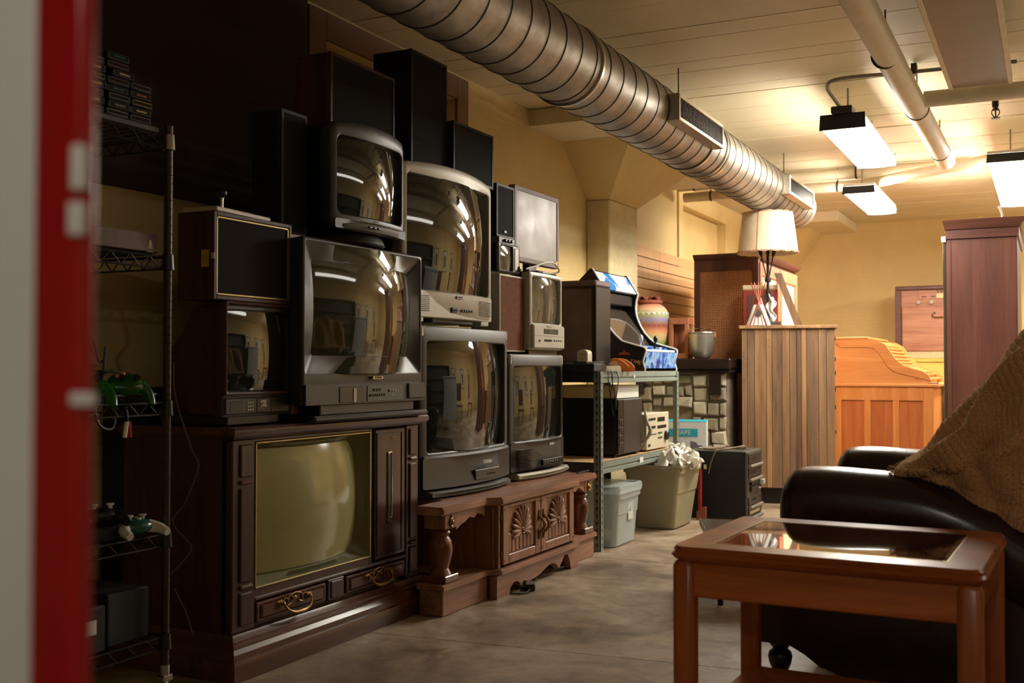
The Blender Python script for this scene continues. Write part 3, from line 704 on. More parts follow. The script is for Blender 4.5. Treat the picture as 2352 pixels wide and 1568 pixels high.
obj('logo_badge', M().box(.04, .0455, -.015, .045, .094, .108, .002), 'silver_plastic', f); text('MAGNAVOX', .008, 'dark_ink', f, (.0458, .015, .101))
for yy in (-.3, .3): obj('foot', M().box(-.1, .02, yy - .04, yy + .04, -.018, .008, .004), 'light_silver', t)
obj('base_bar', M().box(-.3, .01, -.17, .2, -.016, .008, .004), 'grey_plastic', t)

t = crt('television', 'tall grey-rimmed television beside the console, on the left of the carved stand', (-2.40, 4.39, .475), .83, .705, .05, .045, .065, .16, 'charcoal_plastic', 'grey_plastic', 'crt_dark', .48, .035, .02, .02, .015, 1.05)
f = obj('chin_panel', M().rings([[(x_ + bb_ * (1 - (y_ / .415) ** 2), y_, z_) for y_, z_ in rd(-.41, .41, zz0, zz1, .012)] for x_, bb_, zz0, zz1 in ((-.02, .035, .004, .15), (.004, .06, .004, .15), (.012, .062, .008, .14))]), 'charcoal_plastic', t)
text('TOSHIBA', .022, 'white_ink', f, (.0755, .06, .098), bold=.0006)
pd = obj('flap', M().box(.05, .0735, -.05, .19, .02, .066, .003), 'charcoal_plastic', f)
for i in range(6): obj('button', M().box(.073, .0755, .06 + i * .015, .068 + i * .015, .036, .046, .001), 'black_plastic', pd)
obj('silver_top', M().box(-.06, .004, -.413, .413, .655, .707, .008), 'silver_plastic', t)
sb = M(); sb.rings([[(x_ + .05 * (1 - (y_ / .39) ** 2), y_, z_) for y_, z_ in rd(-.39 - i, .34 + i, -.032 + j, -.002 - j, .008)] for x_, i, j in ((-.3, -.02, 0), (.03, 0, 0), (.045, -.004, .008))]); obj('base', sb, 'grey_plastic', t)

t = crt('television', 'grey television with silver top strip on the right of the carved stand', (-2.40, 5.155, .478), .66, .59, .035, .035, .06, .155, 'charcoal_plastic', 'grey_plastic', 'crt_dark', .44, .03, .02, .02, .02, 1.0)
f = obj('chin_panel', M().rings([[(x_ + bb_ * (1 - (y_ / .33) ** 2), y_, z_) for y_, z_ in rd(-.325, .325, .004, .148, .012)] for x_, bb_ in ((-.02, .03), (.004, .05))]), 'charcoal_plastic', t)
for i in range(12):
    for a, b2 in ((-.3, -.13),): obj('speaker_slot', M().box(.02, .028 + .02 * 0.6, a, b2, .02 + i * .0085, .0225 + i * .0085), 'black_plastic', f)
text('SANYO', .017, 'white_ink', f, (.0558, .06, .128), bold=.0005)
pd = obj('control_slot', M().box(.04, .055, -.05, .2, .022, .052, .003), 'black_plastic', f)
for i in range(5): obj('button', M().box(.053, .057, 0 + i * .03, .02 + i * .03, .032, .042, .001), 'grey_plastic', pd)
obj('silver_top', M().box(-.06, .004, -.328, .328, .535, .592, .008), 'silver_plastic', t)
sb = M(); sb.rings([[(x_ + .04 * (1 - (y_ / .31) ** 2), y_, z_) for y_, z_ in rd(-.31 - i, .33 + i, -.034 + j, -.002 - j, .008)] for x_, i, j in ((-.3, -.02, 0), (.03, 0, 0), (.042, -.004, .01))]); obj('base', sb, 'silver_plastic', t)

# --- combo tv/vcr
t = crt('television', 'small light grey television with built-in cassette player, above the right television', (-2.40, 5.268, 1.094), .415, .405, .03, .03, .025, .14, 'black_plastic', 'light_silver', 'crt_light', .36, .012, .02, .012, .012, .6)
f = obj('player_panel', M().box(-.02, .02, -.198, .198, .006, .132, .008), 'light_silver', t)
obj('cassette_slot', M().box(.018, .022, -.075, .105, .085, .112, .001), 'black_plastic', f); obj('display', M().box(.021, .0228, -.02, .06, .09, .106), 'charcoal_plastic', f)
obj('badge', M().prism([(-.035, .129), (.035, .129), (.024, .119), (-.024, .119)], 'x', .018, .0225), 'silver_plastic', f)
for i in range(4): obj('button', M().box(.019, .023, -.07 + i * .025, -.052 + i * .025, .045, .057, .002), 'black_plastic', f)
for i in range(4): obj('button', M().box(.019, .023, .05 + i * .03, .066 + i * .03, .048, .056, .002), 'black_plastic', f)
obj('jack', M().lathe([(.007, .018), (.007, .023), (.003, .0232)], 10, (0, -.13, .048), 'x'), 'dark_ink', f)
obj('fold_line', M().box(.019, .0206, -.19, .19, .073, .0745), 'grey_plastic', f)
obj('foot', M().box(-.3, -.02, -.18, .18, -.03, .008, .004), 'black_plastic', t)

# --- speakers and small things on top
def spk(label, loc, w, h, dpt, case='black_vinyl', cloth='black_cloth', fr=.012, rotz=0, name='speaker'):
    t = thing(name, label, 'speaker', loc, rotz); hw = w / 2
    obj('case', M().box(-dpt, -.012, -hw, hw, 0, h, .003), case, t)
    b_ = M(); 
    for a in ((-hw, hw, 0, fr), (-hw, hw, h - fr, h), (-hw, -hw + fr, fr, h - fr), (hw - fr, hw, fr, h - fr)): b_.box(-.013, 0, *a)
    obj('front_frame', b_, case, t)
    obj('grille_cloth', M().box(-.0118, -.003, -hw + fr, hw - fr, fr, h - fr), cloth, t)
    return t
spk('narrow black upright speaker at the left, behind the round-fronted television', (-2.5, 3.245, 1.49), .15, .455, .14)
spk('wide brown-sided black speaker lying above the round-fronted television', (-2.5, 3.70, 1.952), .46, .28, .17, 'red_veneer')
spk('tallest black speaker standing on the silver television', (-2.5, 4.222, 1.885), .315, .515, .2)
t = spk('wide black speaker at the right of the tallest one, on the silver television', (-2.472, 4.592, 1.883), .40, .265, .2)
spk('speaker with tan-brown cloth and a pale rim beside the small silver television', (-2.43, 4.925, 1.082), .29, .383, .16, 'silver_plastic', 'tan_cloth', .008)
t = spk('small black bookshelf speaker with a white badge, left of the flat monitor', (-2.5, 4.985, 1.665), .20, .27, .14)
obj('badge', M().box(-.003, .001, -.015, .012, .025, .038, .001), 'white_ink', t)
t = thing('switch_box', 'small grey box with three black knobs under the bookshelf speaker', 'switch box', (-2.48, 4.96, 1.628))
obj('case', M().box(-.12, 0, -.09, .09, 0, .036, .003), 'grey_plastic', t)
for i in range(3): obj('knob', M().lathe([(.008, 0), (.008, .012), (.006, .014), (0, .014)], 12, (0, -.03 + i * .035, .018), 'x'), 'black_plastic', t)
t = crt('television', 'tiny portable black television on top of the tan cloth speaker', (-2.44, 4.91, 1.476), .245, .148, .02, .085, .014, .014, 'black_plastic', 'black_plastic', 'crt_light', .2, 0, .01, .006, .01, .5, step=.03)
obj('tuner_strip', M().box(-.005, .003, .055, .1, .02, .13, .002), 'silver_plastic', t); obj('tuning_knob', M().lathe([(.014, 0), (.014, .01), (.01, .012), (0, .012)], 14, (0, .105, .03), 'x'), 'black_plastic', t)
# lcd
t = thing('monitor', 'flat-screen monitor with a dusty black frame on top of the small silver television', 'monitor', (-2.5, 5.375, 1.505))
mf = M(); mf.rings([[(x_, y_, z_) for y_, z_ in rd(-.285 + i, .285 - i, .055 + i, .455 - i, .008)] for i, x_ in ((0, -.035), (0, -.004), (.003, 0), (.024, 0), (.026, -.004), (.028, -.006))], True, False)
obj('frame', mf, 'dusty_brown', t)
obj('screen', M().box(-.02, -.004, -.26, .26, .08, .43), 'lcd_face', t)
obj('stand', M().box(-.07, -.03, -.05, .05, 0, .12, .004).box(-.13, .06, -.12, .12, -.0, .014, .006), 'charcoal_plastic', t)
obj('yellow_tag', M().box(-.001, .002, .235, .262, .06, .095), 'yellow_label', t)
cb = tag(obj('cable', M().tube([(-2.43, 5.08, 1.512), (-2.42, 5.16, 1.53), (-2.41, 5.28, 1.56), (-2.41, 5.4, 1.565), (-2.42, 5.48, 1.53), (-2.44, 5.42, 1.515), (-2.44, 5.3, 1.512)], .005, 6), 'cord_white'), 'pale looped cable lying on top of the small silver television', 'cable')

# ------------------------------------------------------------------ carved oak stand
t = thing('media_stand', 'low carved wooden stand with shell doors and turned posts under the grey televisions', 'stand', (-2.19, 4.635, 0))
HY = .818
def outline(x, b_, n=6):
    pts = [(x, -HY), (x, -.44)]
    for k in range(n + 1): pts.append((x + b_, -.40 + .85 * k / n))
    pts += [(x, .49), (x, HY)]
    return pts
NOTCH = [(-.47, HY), (-.47, -.60), (-.128, -.60), (-.128, -HY)]
def slab(x, b_, z0, z1, xb_=-.47, e=0):
    return M().prism(outline(x, b_) + [(xb_, HY), (xb_, -HY)], 'z', z0, z1)
top = M()
for z0, z1, dx in ((.405, .412, -.01), (.412, .432, 0), (.432, .44, -.006)):
    top.prism(outline(dx, .055) + NOTCH, 'z', z0, z1)
obj('top_board', top, 'stand_wood_y', t)
pl = M()
# plinth with scalloped openings in the centre
pl.box(-.122, -.012, -HY + .01, -.42, 0, .105, .004).box(-.46, -.122, -.59, -.42, 0, .105, .004).box(-.46, -.012, .47, HY - .01, 0, .105, .004)
sc = [(-.42, 0), (-.30, 0), (-.29, .03), (-.25, .05), (-.21, .045), (-.18, .02), (-.15, .038), (-.1, .028), (-.04, .03), (.03, .04), (.1, .06), (.16, .068), (.21, .055), (.24, .03), (.27, .05), (.31, .085), (.35, .08), (.37, .05), (.39, 0), (.47, 0), (.47, .1), (-.42, .1)]
pl.prism(sc, 'x', .0, .035)
obj('plinth', pl, 'stand_wood_y', t)
obj('plinth_board', M().prism(outline(.0, .05) + NOTCH, 'z', .105, .122).prism(outline(-.006, .05) + NOTCH, 'z', .122, .128), 'stand_wood_y', t)
for s_ in (-1, 1):
    for xx in ((-.065,) if s_ < 0 else (-.065, -.40)):
        p = obj('turned_post', M().lathe([(.05, .158), (.046, .168), (.036, .174), (.043, .186), (.047, .198), (.04, .212), (.034, .222), (.041, .245), (.05, .28), (.052, .305), (.046, .335), (.034, .352), (.038, .36), (.043, .368), (.038, .378), (.032, .384), (.037, .392), (.04, .398), (.036, .405)], 24, (xx, s_ * .735, -.04)), 'turned_wood', t)
        obj('post_foot', M().box(xx - .056, xx + .056, s_ * .735 - .056, s_ * .735 + .056, .1285, .158, .004), 'turned_wood', t)
        obj('post_block', M().box(xx - .05, xx + .05, s_ * .735 - .05, s_ * .735 + .05, .345, .405, .003), 'stand_wood', t)
    orn = obj('brass_ornament', M().lathe([(.016, 0), (.019, .004), (.016, .007), (.012, .005), (.01, .01), (.004, .014), (0, .015)], 16, (-.015, s_ * .735, .372), 'x').ell((-.012, s_ * .735, .396), ((.003, 0, 0), (0, .005, 0), (0, 0, .01)), 8, 5).ell((-.012, s_ * .735, .353), ((.003, 0, 0), (0, .006, 0), (0, 0, .008)), 8, 5), 'brass', t)
    if s_ < 0: ap = [(-.685, .405), (-.685, .335), (-.64, .352), (-.61, .357), (-.57, .375), (-.545, .368), (-.53, .365), (-.5, .38), (-.47, .375), (-.43, .36), (-.43, .405)]
    else: ap = [(.47, .405), (.47, .34), (.5, .355), (.54, .372), (.57, .362), (.61, .38), (.64, .372), (.685, .35), (.685, .405)]
    obj('apron', M().prism(ap, 'x', -.04, -.018), 'stand_wood_y', t)
cs = M().box(-.45, .012, -.415, -.398, .128, .405, .002).box(-.45, .012, .438, .455, .128, .405, .002).box(-.45, -.43, -.398, .438, .128, .405).box(.0, .03, -.398, -.375, .128, .405, .003).box(.0, .03, .42, .438, .128, .405, .003)
obj('cupboard_case', cs, 'stand_wood', t)
obj('back_panel', M().box(-.465, -.455, -.59, HY - .02, .128, .405), 'dark_wood_flat', t)
for s_, (a, b2) in ((0, (-.37, .018)), (1, (.024, .415))):
    dd = M().box(.02, .04, a, a + .055, .14, .4, .003).box(.02, .04, b2 - .055, b2, .14, .4, .003).box(.02, .04, a + .055, b2 - .055, .14, .18, .003).box(.02, .04, a + .055, b2 - .055, .385, .4, .003).box(.02, .028, a + .055, b2 - .055, .18, .385)
    door = obj('door', dd, 'stand_wood', t)
    c_ = (a + b2) / 2; w_ = (b2 - a) - .11
    for i in range(7):
        q = a + .06 + (w_ - .01) * i / 7
        obj('flute', M().box(.027, .034, q, q + w_ / 7 - .006, .185, .27, .003), 'stand_wood', door)
    ox, oz = (c_ + (.0), .268)
    n = 13
    for i in range(n):
        an = PI * (-.08 + 1.16 * i / (n - 1)); L_ = .112 if 3 < i < 9 else .098
        dy, dz = math.cos(an), math.sin(an)
        m_ = M().ell((.036, ox + dy * L_ * .55, oz + dz * L_ * .55), ((0, dy * L_ * .5 * 0 - dz * .011 * (1 + .15 * abs(i - 6) / 6), dy * .011 * (1 + .15 * abs(i - 6) / 6)), (.012, 0, 0), (0, dy * L_ * .48, dz * L_ * .48)), 8, 7)
        obj('shell_rib', m_, 'stand_wood', door)
    obj('shell_boss', M().lathe([(.014, .03), (.017, .04), (.012, .048), (.008, .045), (.004, .05), (0, .05)], 14, (0, ox, oz), 'x'), 'stand_wood', door)
    for yy in (a + .012, b2 - .012):
        for zz in (.16, .38): obj('nail_head', M().lathe([(.005, .039), (.004, .042), (0, .043)], 8, (0, yy, zz), 'x'), 'turned_wood', door)
    hy = b2 - .022 if s_ == 0 else a + .022
    obj('brass_handle', M().tube([(.041, hy, .34), (.044, hy, .318), (.05, hy + .002, .305), (.066, hy, .29), (.07, hy, .272), (.062, hy, .25), (.048, hy, .236), (.044, hy, .222), (.041, hy, .205)], lambda q: .004 + .0035 * math.sin(PI * q) ** 2, 8, 4).ell((.043, hy, .31), ((.004, 0, 0), (0, .01, 0), (0, 0, .022)), 8, 6).ell((.043, hy, .236), ((.004, 0, 0), (0, .009, 0), (0, 0, .02)), 8, 6), 'brass', door)
    for zz in (.19, .35):
        yy = a - .006 if s_ == 0 else b2 + .006
        obj('hinge', M().box(.03, .0345, yy - .006, yy + .006, zz - .014, zz + .014, .001), 'dark_steel', door)
# adapter and cable on the floor
t = thing('power_adapter', 'black power adapter with looped cord on the floor in front of the carved stand', 'power adapter', (-2.13, 4.49, 0), .5)
obj('brick', M().box(-.022, .022, -.05, .05, 0, .03, .004), 'black_plastic', t)
obj('lead', M().tube([(0, .05, .01), (.03, .16, .006), (.045, .3, .006), (.015, .34, .006), (-.02, .28, .006), (-.03, .2, .006), (-.01, .3, .006), (-.06, .46, .006), (-.02, .56, .006), (-.08, .6, .006), (-.12, .5, .006), (-.13, .42, .006)], .0035, 6), 'cord', t)
obj('mains_lead', M().tube([(0, -.05, .012), (-.02, -.1, .006), (-.06, -.13, .006), (-.12, -.1, .006)], .0035, 6), 'cord', t)
tag(obj('cable', M().tube([(-2.25, 5.33, .446), (-2.24, 5.4, .45), (-2.23, 5.44, .452), (-2.25, 5.42, .446), (-2.3, 5.4, .446), (-2.36, 5.44, .446)], .004, 6), 'cord'), 'thin black cable lying on the right end of the carved stand', 'cable')

# ------------------------------------------------------------------ boltless steel shelf and what stands on it
t = thing('steel_shelf', 'grey-green slotted steel shelf with two decks right of the carved stand', 'shelf', (-2.21, 6.26, 0))
SX0, SX1, SY = -.52, 0.0, .70
for xx in (SX0, SX1):
    for s_ in (-1, 1):
        sx = -1 if xx == SX1 else 1
        p = M().box(*sorted((xx, xx + sx * .004)), *sorted((s_ * SY, s_ * (SY - .04))), 0, .975).box(*sorted((xx, xx + sx * .04)), *sorted((s_ * SY, s_ * (SY - .004))), 0, .975)
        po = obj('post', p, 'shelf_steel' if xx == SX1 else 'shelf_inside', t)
        hl = M()
        for k in range(24):
            z = .03 + k * .04
            if xx == SX1:
                hl.box(SX1 - .001, SX1 + .0008, *sorted((s_ * (SY - .016), s_ * (SY - .026))), z, z + .012).box(SX1 - .001, SX1 + .0008, *sorted((s_ * (SY - .019), s_ * (SY - .023))), z - .01, z)
            if s_ < 0: hl.box(xx + sx * .022 - .005, xx + sx * .022 + .005, -SY - .0008, -SY + .001, z, z + .012).box(xx + sx * .022 - .002, xx + sx * .022 + .002, -SY - .0008, -SY + .001, z - .01, z)
        obj('keyhole_slots', hl, 'dark_ink' if xx == SX0 else 'dark_ink', po, kind='stuff')
        for z in (.955, .93): obj('rivet', M().lathe([(.006, 0), (.005, .002), (0, .003)], 8, (xx + (.0 if xx == SX1 else 0), s_ * (SY - .02), z), 'x'), 'galv_bright', po)
for z in (.981, .482):
    for s_ in (-1, 1):
        xx = SX1 if s_ > 0 else SX0
        prof = [(0, 0), (.012, 0), (.012, -.03), (.004, -.034), (.004, -.04), (.014, -.044), (.014, -.062), (.0, -.064)]
        pts = [((SX1 - .016 + q[0]) if s_ > 0 else (SX0 + .016 - q[0]), z + q[1]) for q in prof]
        obj('long_beam', M().prism(pts, 'y', -SY + .005, SY - .005), 'shelf_steel', t)
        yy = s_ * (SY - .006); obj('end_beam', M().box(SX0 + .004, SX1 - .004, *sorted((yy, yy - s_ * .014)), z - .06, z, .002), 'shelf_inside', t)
    obj('deck', M().box(SX0 + .01, SX1 - .006, -SY + .008, SY - .008, z - .012, z, .001), 'chipboard', t)
obj('drop_sticker', M().prism([(-.16, .944), (-.14, .944), (-.138, .952), (-.15, .97), (-.162, .952)], 'x', -.0035, -.0015), 'white_ink', t)
obj('paper_tag', M().box(-.004, -.0015, -.06, .0, .434, .466), 'white_card', t)

# arcade cabinet (bartop)
t = thing('arcade_cabinet', 'table-top arcade cabinet with white edges and blue artwork on the steel shelf', 'arcade cabinet', (-2.235, 6.67, .982))
ox, oz = -2.235, .982
side = [(-2.582, 1.625), (-2.545, 1.565), (-2.502, 1.497), (-2.515, 1.455), (-2.521, 1.41), (-2.517, 1.365), (-2.505, 1.326), (-2.484, 1.28), (-2.456, 1.235), (-2.422, 1.198), (-2.382, 1.164), (-2.32, 1.146), (-2.243, 1.125), (-2.232, 1.118), (-2.23, 1.105), (-2.249, 1.043), (-2.247, 1.03), (-2.235, .992), (-2.238, .983), (-2.72, .983), (-2.72, 1.50), (-2.66, 1.56), (-2.60, 1.618), (-2.59, 1.625)]
sd = [(a - ox, b2 - oz) for a, b2 in side]
for s_ in (-1, 1):
    a, b2 = sorted((s_ * .32, s_ * .302))
    sp_ = obj('side_panel', M().prism(sd, 'y', a, b2), 'side_art', t)
    obj('white_edge', M().tube([(p[0], s_ * .311, p[1]) for p in sd[:19]], .0085, 8, 1), 'sheer_white', sp_)
def pan(name, p0, p1, th, mt, lab=None, off=.012):
    a, b2 = Vector((p0[0] - ox, 0, p0[1] - oz)), Vector((p1[0] - ox, 0, p1[1] - oz))
    d_ = (b2 - a).normalized(); n_ = Vector((-d_.z, 0, d_.x)); n_ = n_ if n_.x < 0 or n_.z < 0 else -n_
    o_ = n_ * off
    q = [a + o_, b2 + o_, b2 + o_ + n_ * th, a + o_ + n_ * th]
    return obj(name, M().prism([(v_.x, v_.z) for v_ in q], 'y', -.3, .3), mt, t, lab)
pan('marquee', (-2.575, 1.615), (-2.502, 1.5), .01, 'marquee_art', 'bright white and blue marquee', .006)
obj('hood', M().prism([(-2.60 - ox, 1.612 - oz), (-2.585 - ox, 1.618 - oz), (-2.70 - ox, 1.50 - oz), (-2.71 - ox, 1.50 - oz)], 'y', -.3, .3).prism([(-.285, .51), (-.27, .515), (-.36, .50), (-.36, .49)], 'y', -.3, .3), 'black_plastic', t)
pan('screen', (-2.60, 1.44), (-2.40, 1.165), .012, 'tinted_screen', None, .02)
pan('control_deck', (-2.39, 1.152), (-2.245, 1.112), .012, 'space_art', 'pale blue control deck', .004)
pan('front_panel', (-2.238, 1.1), (-2.25, 1.0), .012, 'space_art', 'purple and blue space artwork front', .0)
obj('white_strip', M().box(-.02, -.004, -.3, .3, .118, .135, .004), 'sheer_white', t)
obj('screen_rim', M().box(-.40, -.30, -.3, .3, .43, .50, .004), 'black_plastic', t)
for i in range(3): obj('front_button', M().lathe([(.014, -.03), (.014, .002), (.009, .004), (.009, .01), (0, .011)], 12, (-.01, -.12 + i * .13, .062), 'x'), 'black_plastic', t)
for yy in (-.16, .12):
    obj('joystick', M().cyl((-.085, yy, .14), (-.08, yy, .19), .008, 10, .006).ell((-.078, yy, .205), ((.014, 0, 0), (0, .014, 0), (0, 0, .024)), 12, 8), 'black_plastic' if yy > 0 else 'sheer_white', t, 'white joystick' if yy < 0 else None)
    for k in range(4): obj('button', M().lathe([(.013, 0), (.013, .01), (.008, .012), (0, .012)], 12, (-.075 + .03 * (k % 2), yy + .06 + .028 * (k // 2), .142 - .006 * (k % 2))), 'blue_art' if k % 2 else 'sheer_white', t)
import itertools
word = 'TURTLES IN TIME'
for i, ch in enumerate(word):
    if ch == ' ': continue
    a = (i - 7) / 7.0; xx = -.155 + a * .125; zz = .066 - .012 * a * a - .004 * a
    text(ch, .026 + .006 * abs(a), 'gold_ink', t, (xx, -.3212, zz), FACE_NY, 'letter', -.18 * a, .0006)
obj('crest', M().prism([(-.17, .1), (-.09, .1), (-.1, .112), (-.12, .116), (-.13, .13), (-.14, .116), (-.16, .112)], 'y', -.3215, -.3205), 'terracotta', t)

# dark box left of it
t = thing('display_case', 'tall dusty dark brown plastic set seen from its side, left of the arcade cabinet', 'television', (-2.40, 6.06, .982))
obj('shell', M().box(-.36, -.002, -.11, .11, 0, .50, .02), 'dusty_brown', t)
obj('top_lip', M().box(-.37, .012, -.12, .12, .50, .535, .008), 'dusty_brown', t)
obj('front_rim', M().box(-.01, .012, -.12, .12, .0, .499, .006), 'black_plastic', t)
# little things on the top deck
def bx_thing(name, label, cat, loc, dims, mt, c=.004, rotz=0):
    t = thing(name, label, cat, loc, rotz)
    obj('case', M().box(-dims[0] / 2, dims[0] / 2, -dims[1] / 2, dims[1] / 2, 0, dims[2], c), mt, t)
    return t
t = bx_thing('disc_player', 'thin black disc player at the left end of the steel shelf top', 'disc player', (-2.50, 5.79, .982), (.34, .28, .055), 'black_plastic')
obj('front_strip', M().box(-.16, .16, -.142, -.14, .03, .052), 'charcoal_plastic', t); text('SONY', .016, 'white_ink', t, (.07, -.1425, .042), FACE_NY)
t = bx_thing('game_console', 'black box hanging over the near end of the steel shelf, with a thin blue edge', 'game console', (-2.42, 5.555, .982), (.40, .13, .042), 'black_vinyl')
obj('blue_edge', M().box(-.199, -.08, -.0665, -.0645, .03, .04), 'cyan_card', t)
t = thing('arch_speaker', 'small cream arch-topped device with gold print on the steel shelf', 'speaker', (-2.366, 5.70, 1.0375))
arch = [(-.032, 0), (.032, 0), (.032, .045)] + [(.032 * math.cos(a), .045 + .022 * math.sin(a)) for a in [PI * k / 8 for k in range(1, 8)]] + [(-.032, .045)]
obj('case', M().prism(arch, 'y', -.02, .045), 'beige_plastic', t)
obj('print', M().box(-.016, .016, -.0212, -.0198, .03, .048).lathe([(.009, -.0212), (.009, -.0198)], 12, (0, 0, .016), 'y'), 'gold_ink', t)
t = thing('plastic_organizer', 'clear plastic organiser tray on the near corner of the steel shelf', 'organizer', (-2.245, 5.80, .982))
ow = [(-.07, 0), (.045, 0), (.045, .02), (.03, .034), (.012, .058), (-.012, .058), (-.03, .04), (-.07, .036)]
obj('wall', M().prism([(p[0], p[1]) for p in ow], 'y', -.17, -.166), 'acrylic', t); obj('wall', M().prism(ow, 'y', .05, .054), 'acrylic', t)
obj('floor', M().box(-.07, .045, -.166, .05, 0, .004), 'acrylic', t); obj('side', M().box(.041, .045, -.166, .05, .004, .03), 'acrylic', t); obj('side', M().box(-.07, -.066, -.166, .05, .004, .036), 'acrylic', t)
tag(obj('foam_pad', M().prism([(-2.33, .9835), (-2.29, .9835), (-2.285, .999), (-2.31, 1.014), (-2.33, 1.01)], 'y', 5.66, 5.72), 'orange'), 'small orange block inside the clear organiser', 'foam pad')
for k, (yy, lb_) in enumerate(((5.93, 'nearer leaf-shaped orange pad on the steel shelf'), (6.02, 'farther leaf-shaped orange pad, next to the arcade cabinet side'))):
    pts = [(.06 * math.cos(a) * (1.0), .05 + .032 * math.sin(a)) for a in [2 * PI * i / 16 for i in range(16)]]
    t = M().ell((0, 0, 0), ((.065, 0, 0), (0, .012, 0), (0, 0, .03)), 16, 8)
    o = obj('orange_pad', t, 'orange'); o.location = (-2.235 + k * .0, yy, 1.018); o.rotation_euler = (0, math.radians(28), 0.1); tag(o, lb_, 'pad')
for k, (dx, ln, lb_) in enumerate(((0, .17, 'left dangling black cable over the front of the steel shelf'), (.03, .13, 'right dangling black cable over the front of the steel shelf'))):
    tag(obj('cable', M().tube([(-2.25, 5.72 + dx, 1.03), (-2.205, 5.66 + dx * 1.5, 1.0), (-2.19, 5.63 + dx * 2, .92), (-2.185, 5.66 + dx * 2, .92 - ln * .6), (-2.185, 5.70 + dx, .9 - ln), (-2.19, 5.66 + dx * 3, .9 - ln * .5), (-2.20, 5.72 + dx * 3, .95), (-2.23, 5.74 + dx * 2, 1.0)], .0028, 6), 'cord'), lb_, 'cable')
# on the lower deck
t = thing('microwave_oven', 'dark microwave oven on the lower deck of the steel shelf', 'microwave', (-2.25, 6.11, .482))
obj('case', M().box(-.40, -.008, -.19, .22, .012, .34, .006), 'black_plastic', t)
obj('door', M().box(-.008, .006, -.10, .218, .02, .335, .003), 'charcoal_plastic', t)
obj('control_panel', M().box(-.008, .006, -.188, -.102, .02, .335, .003), 'black_plastic', t)
for i in range(4):
    for j in range(2): obj('button', M().box(.005, .009, -.172 + j * .034, -.145 + j * .034, .06 + i * .045, .085 + i * .045, .001), 'charcoal_plastic', t)
for yy in (-.17, .19): obj('foot', M().box(-.06, -.02, yy - .015, yy + .015, 0, .012), 'black_metal', t)
t = bx_thing('storage_box', 'cream box on top of the microwave', 'box', (-2.45, 6.12, .823), (.38, .38, .075), 'cream', .003)
obj('white_side', M().box(.19, .192, -.188, .188, .002, .073), 'white_card', t)
t = thing('stereo_receiver', 'pale beige stereo receiver with black knobs on the lower deck', 'stereo', (-2.25, 6.62, .482))
obj('case', M().box(-.30, -.006, -.2, .22, .012, .232, .004), 'beige_plastic', t)
fp = obj('front_panel', M().box(-.006, .006, -.205, .225, .01, .236, .003), 'beige_plastic', t)
obj('display', M().box(.005, .0085, .0, .14, .178, .206, .001), 'black_plastic', fp); obj('tape_slot', M().box(.005, .0085, -.0, .17, .135, .155, .001), 'black_plastic', fp)
obj('volume_knob', M().lathe([(.03, .006), (.03, .02), (.024, .026), (0, .026)], 20, (0, .16, .085), 'x'), 'black_plastic', fp)
for i in range(4): obj('square_button', M().box(.005, .01, -.17 + i * .035, -.15 + i * .035, .19, .206, .001), 'dark_steel', fp)
for i in range(5): obj('slider', M().box(.005, .012, -.18 + i * .028, -.162 + i * .028, .142, .156, .001), 'dark_ink', fp)
for i in range(6): obj('switch', M().box(.005, .01, -.18 + i * .028, -.166 + i * .028, .1, .106, .001), 'dark_ink', fp)
for i in range(3):
    for j in range(2): obj('small_button', M().box(.005, .009, .01 + i * .03, .028 + i * .03, .07 + j * .03, .082 + j * .03, .001), 'dark_steel', fp)
obj('jack', M().box(.005, .009, -.18, -.14, .03, .046, .001), 'dark_ink', fp)
tag(obj('cable', M().tube([(-2.3, 6.37, .50), (-2.2, 6.36, .6), (-2.22, 6.35, .68), (-2.235, 6.36, .74)], .008, 8).tube([(-2.25, 6.36, .5), (-2.21, 6.37, .62), (-2.225, 6.35, .66)], .006, 8), 'cord_white'), 'white cables standing between the microwave and the beige receiver', 'cable')

# tubs on the floor
def tub(name, label, cat, loc, x0, x1, y0, y1, h, mt, taper, rim, th=.004):
    t = thing(name, label, cat, loc); mx_, my_ = (x0 + x1) / 2, (y0 + y1) / 2
    def R_(z, e, r=.03):
        k = taper * (1 - z / h); return [(a, b2, z) for a, b2 in rr(x0 + k - e, x1 - k + e, y0 + k - e, y1 - k + e, r)]
    rs = [R_(0, -.012), R_(.012, 0), R_(h * .55, 0), R_(h * .56, .004), R_(h - .05, .004), R_(h - .05, .012), R_(h - .015, .012), R_(h - .012, rim), R_(h, rim), R_(h, rim - .004), R_(h - .01, 0), R_(h * .5, -th), R_(th, -th - .002)]
    obj('tub_body', M().rings(rs), mt, t)
    return t
t = tub('storage_tub', 'clear plastic tub with snap lid under the near end of the steel shelf', 'storage box', (-2.3, 5.85, 0), -.19, .14, -.16, .20, .32, 'clear_tub', .02, .008)
obj('lid', M().rings([[(a, b2, z) for a, b2 in rr(-.20 - e, .15 + e, -.17 - e, .21 + e, .03)] for z, e in ((.30, .006), (.33, .008), (.345, .004), (.345, -.01), (.335, -.015))]), 'clear_tub', t)
lb = obj('shipping_label', M().box(.133, .1355, .02, .1, .14, .24), 'white_card', t); obj('red_stripe', M().box(.1355, .1362, .025, .07, .236, .25), 'red_lacquer', lb)
obj('label_print', M().box(.1355, .1362, .045, .06, .19, .205), 'dark_ink', lb)
tag(obj('cable_bundle', M().tube([(-2.4, 5.78, .02), (-2.25, 5.74, .05), (-2.2, 5.85, .12), (-2.28, 5.95, .16), (-2.38, 5.85, .1), (-2.3, 5.76, .04), (-2.22, 5.9, .05)], .008, 8).ell((-2.3, 5.8, .05), ((.08, 0, 0), (0, .07, 0), (0, 0, .04)), 10, 6), 'cord_white'), 'pale cable bundle inside the clear tub', 'cable')
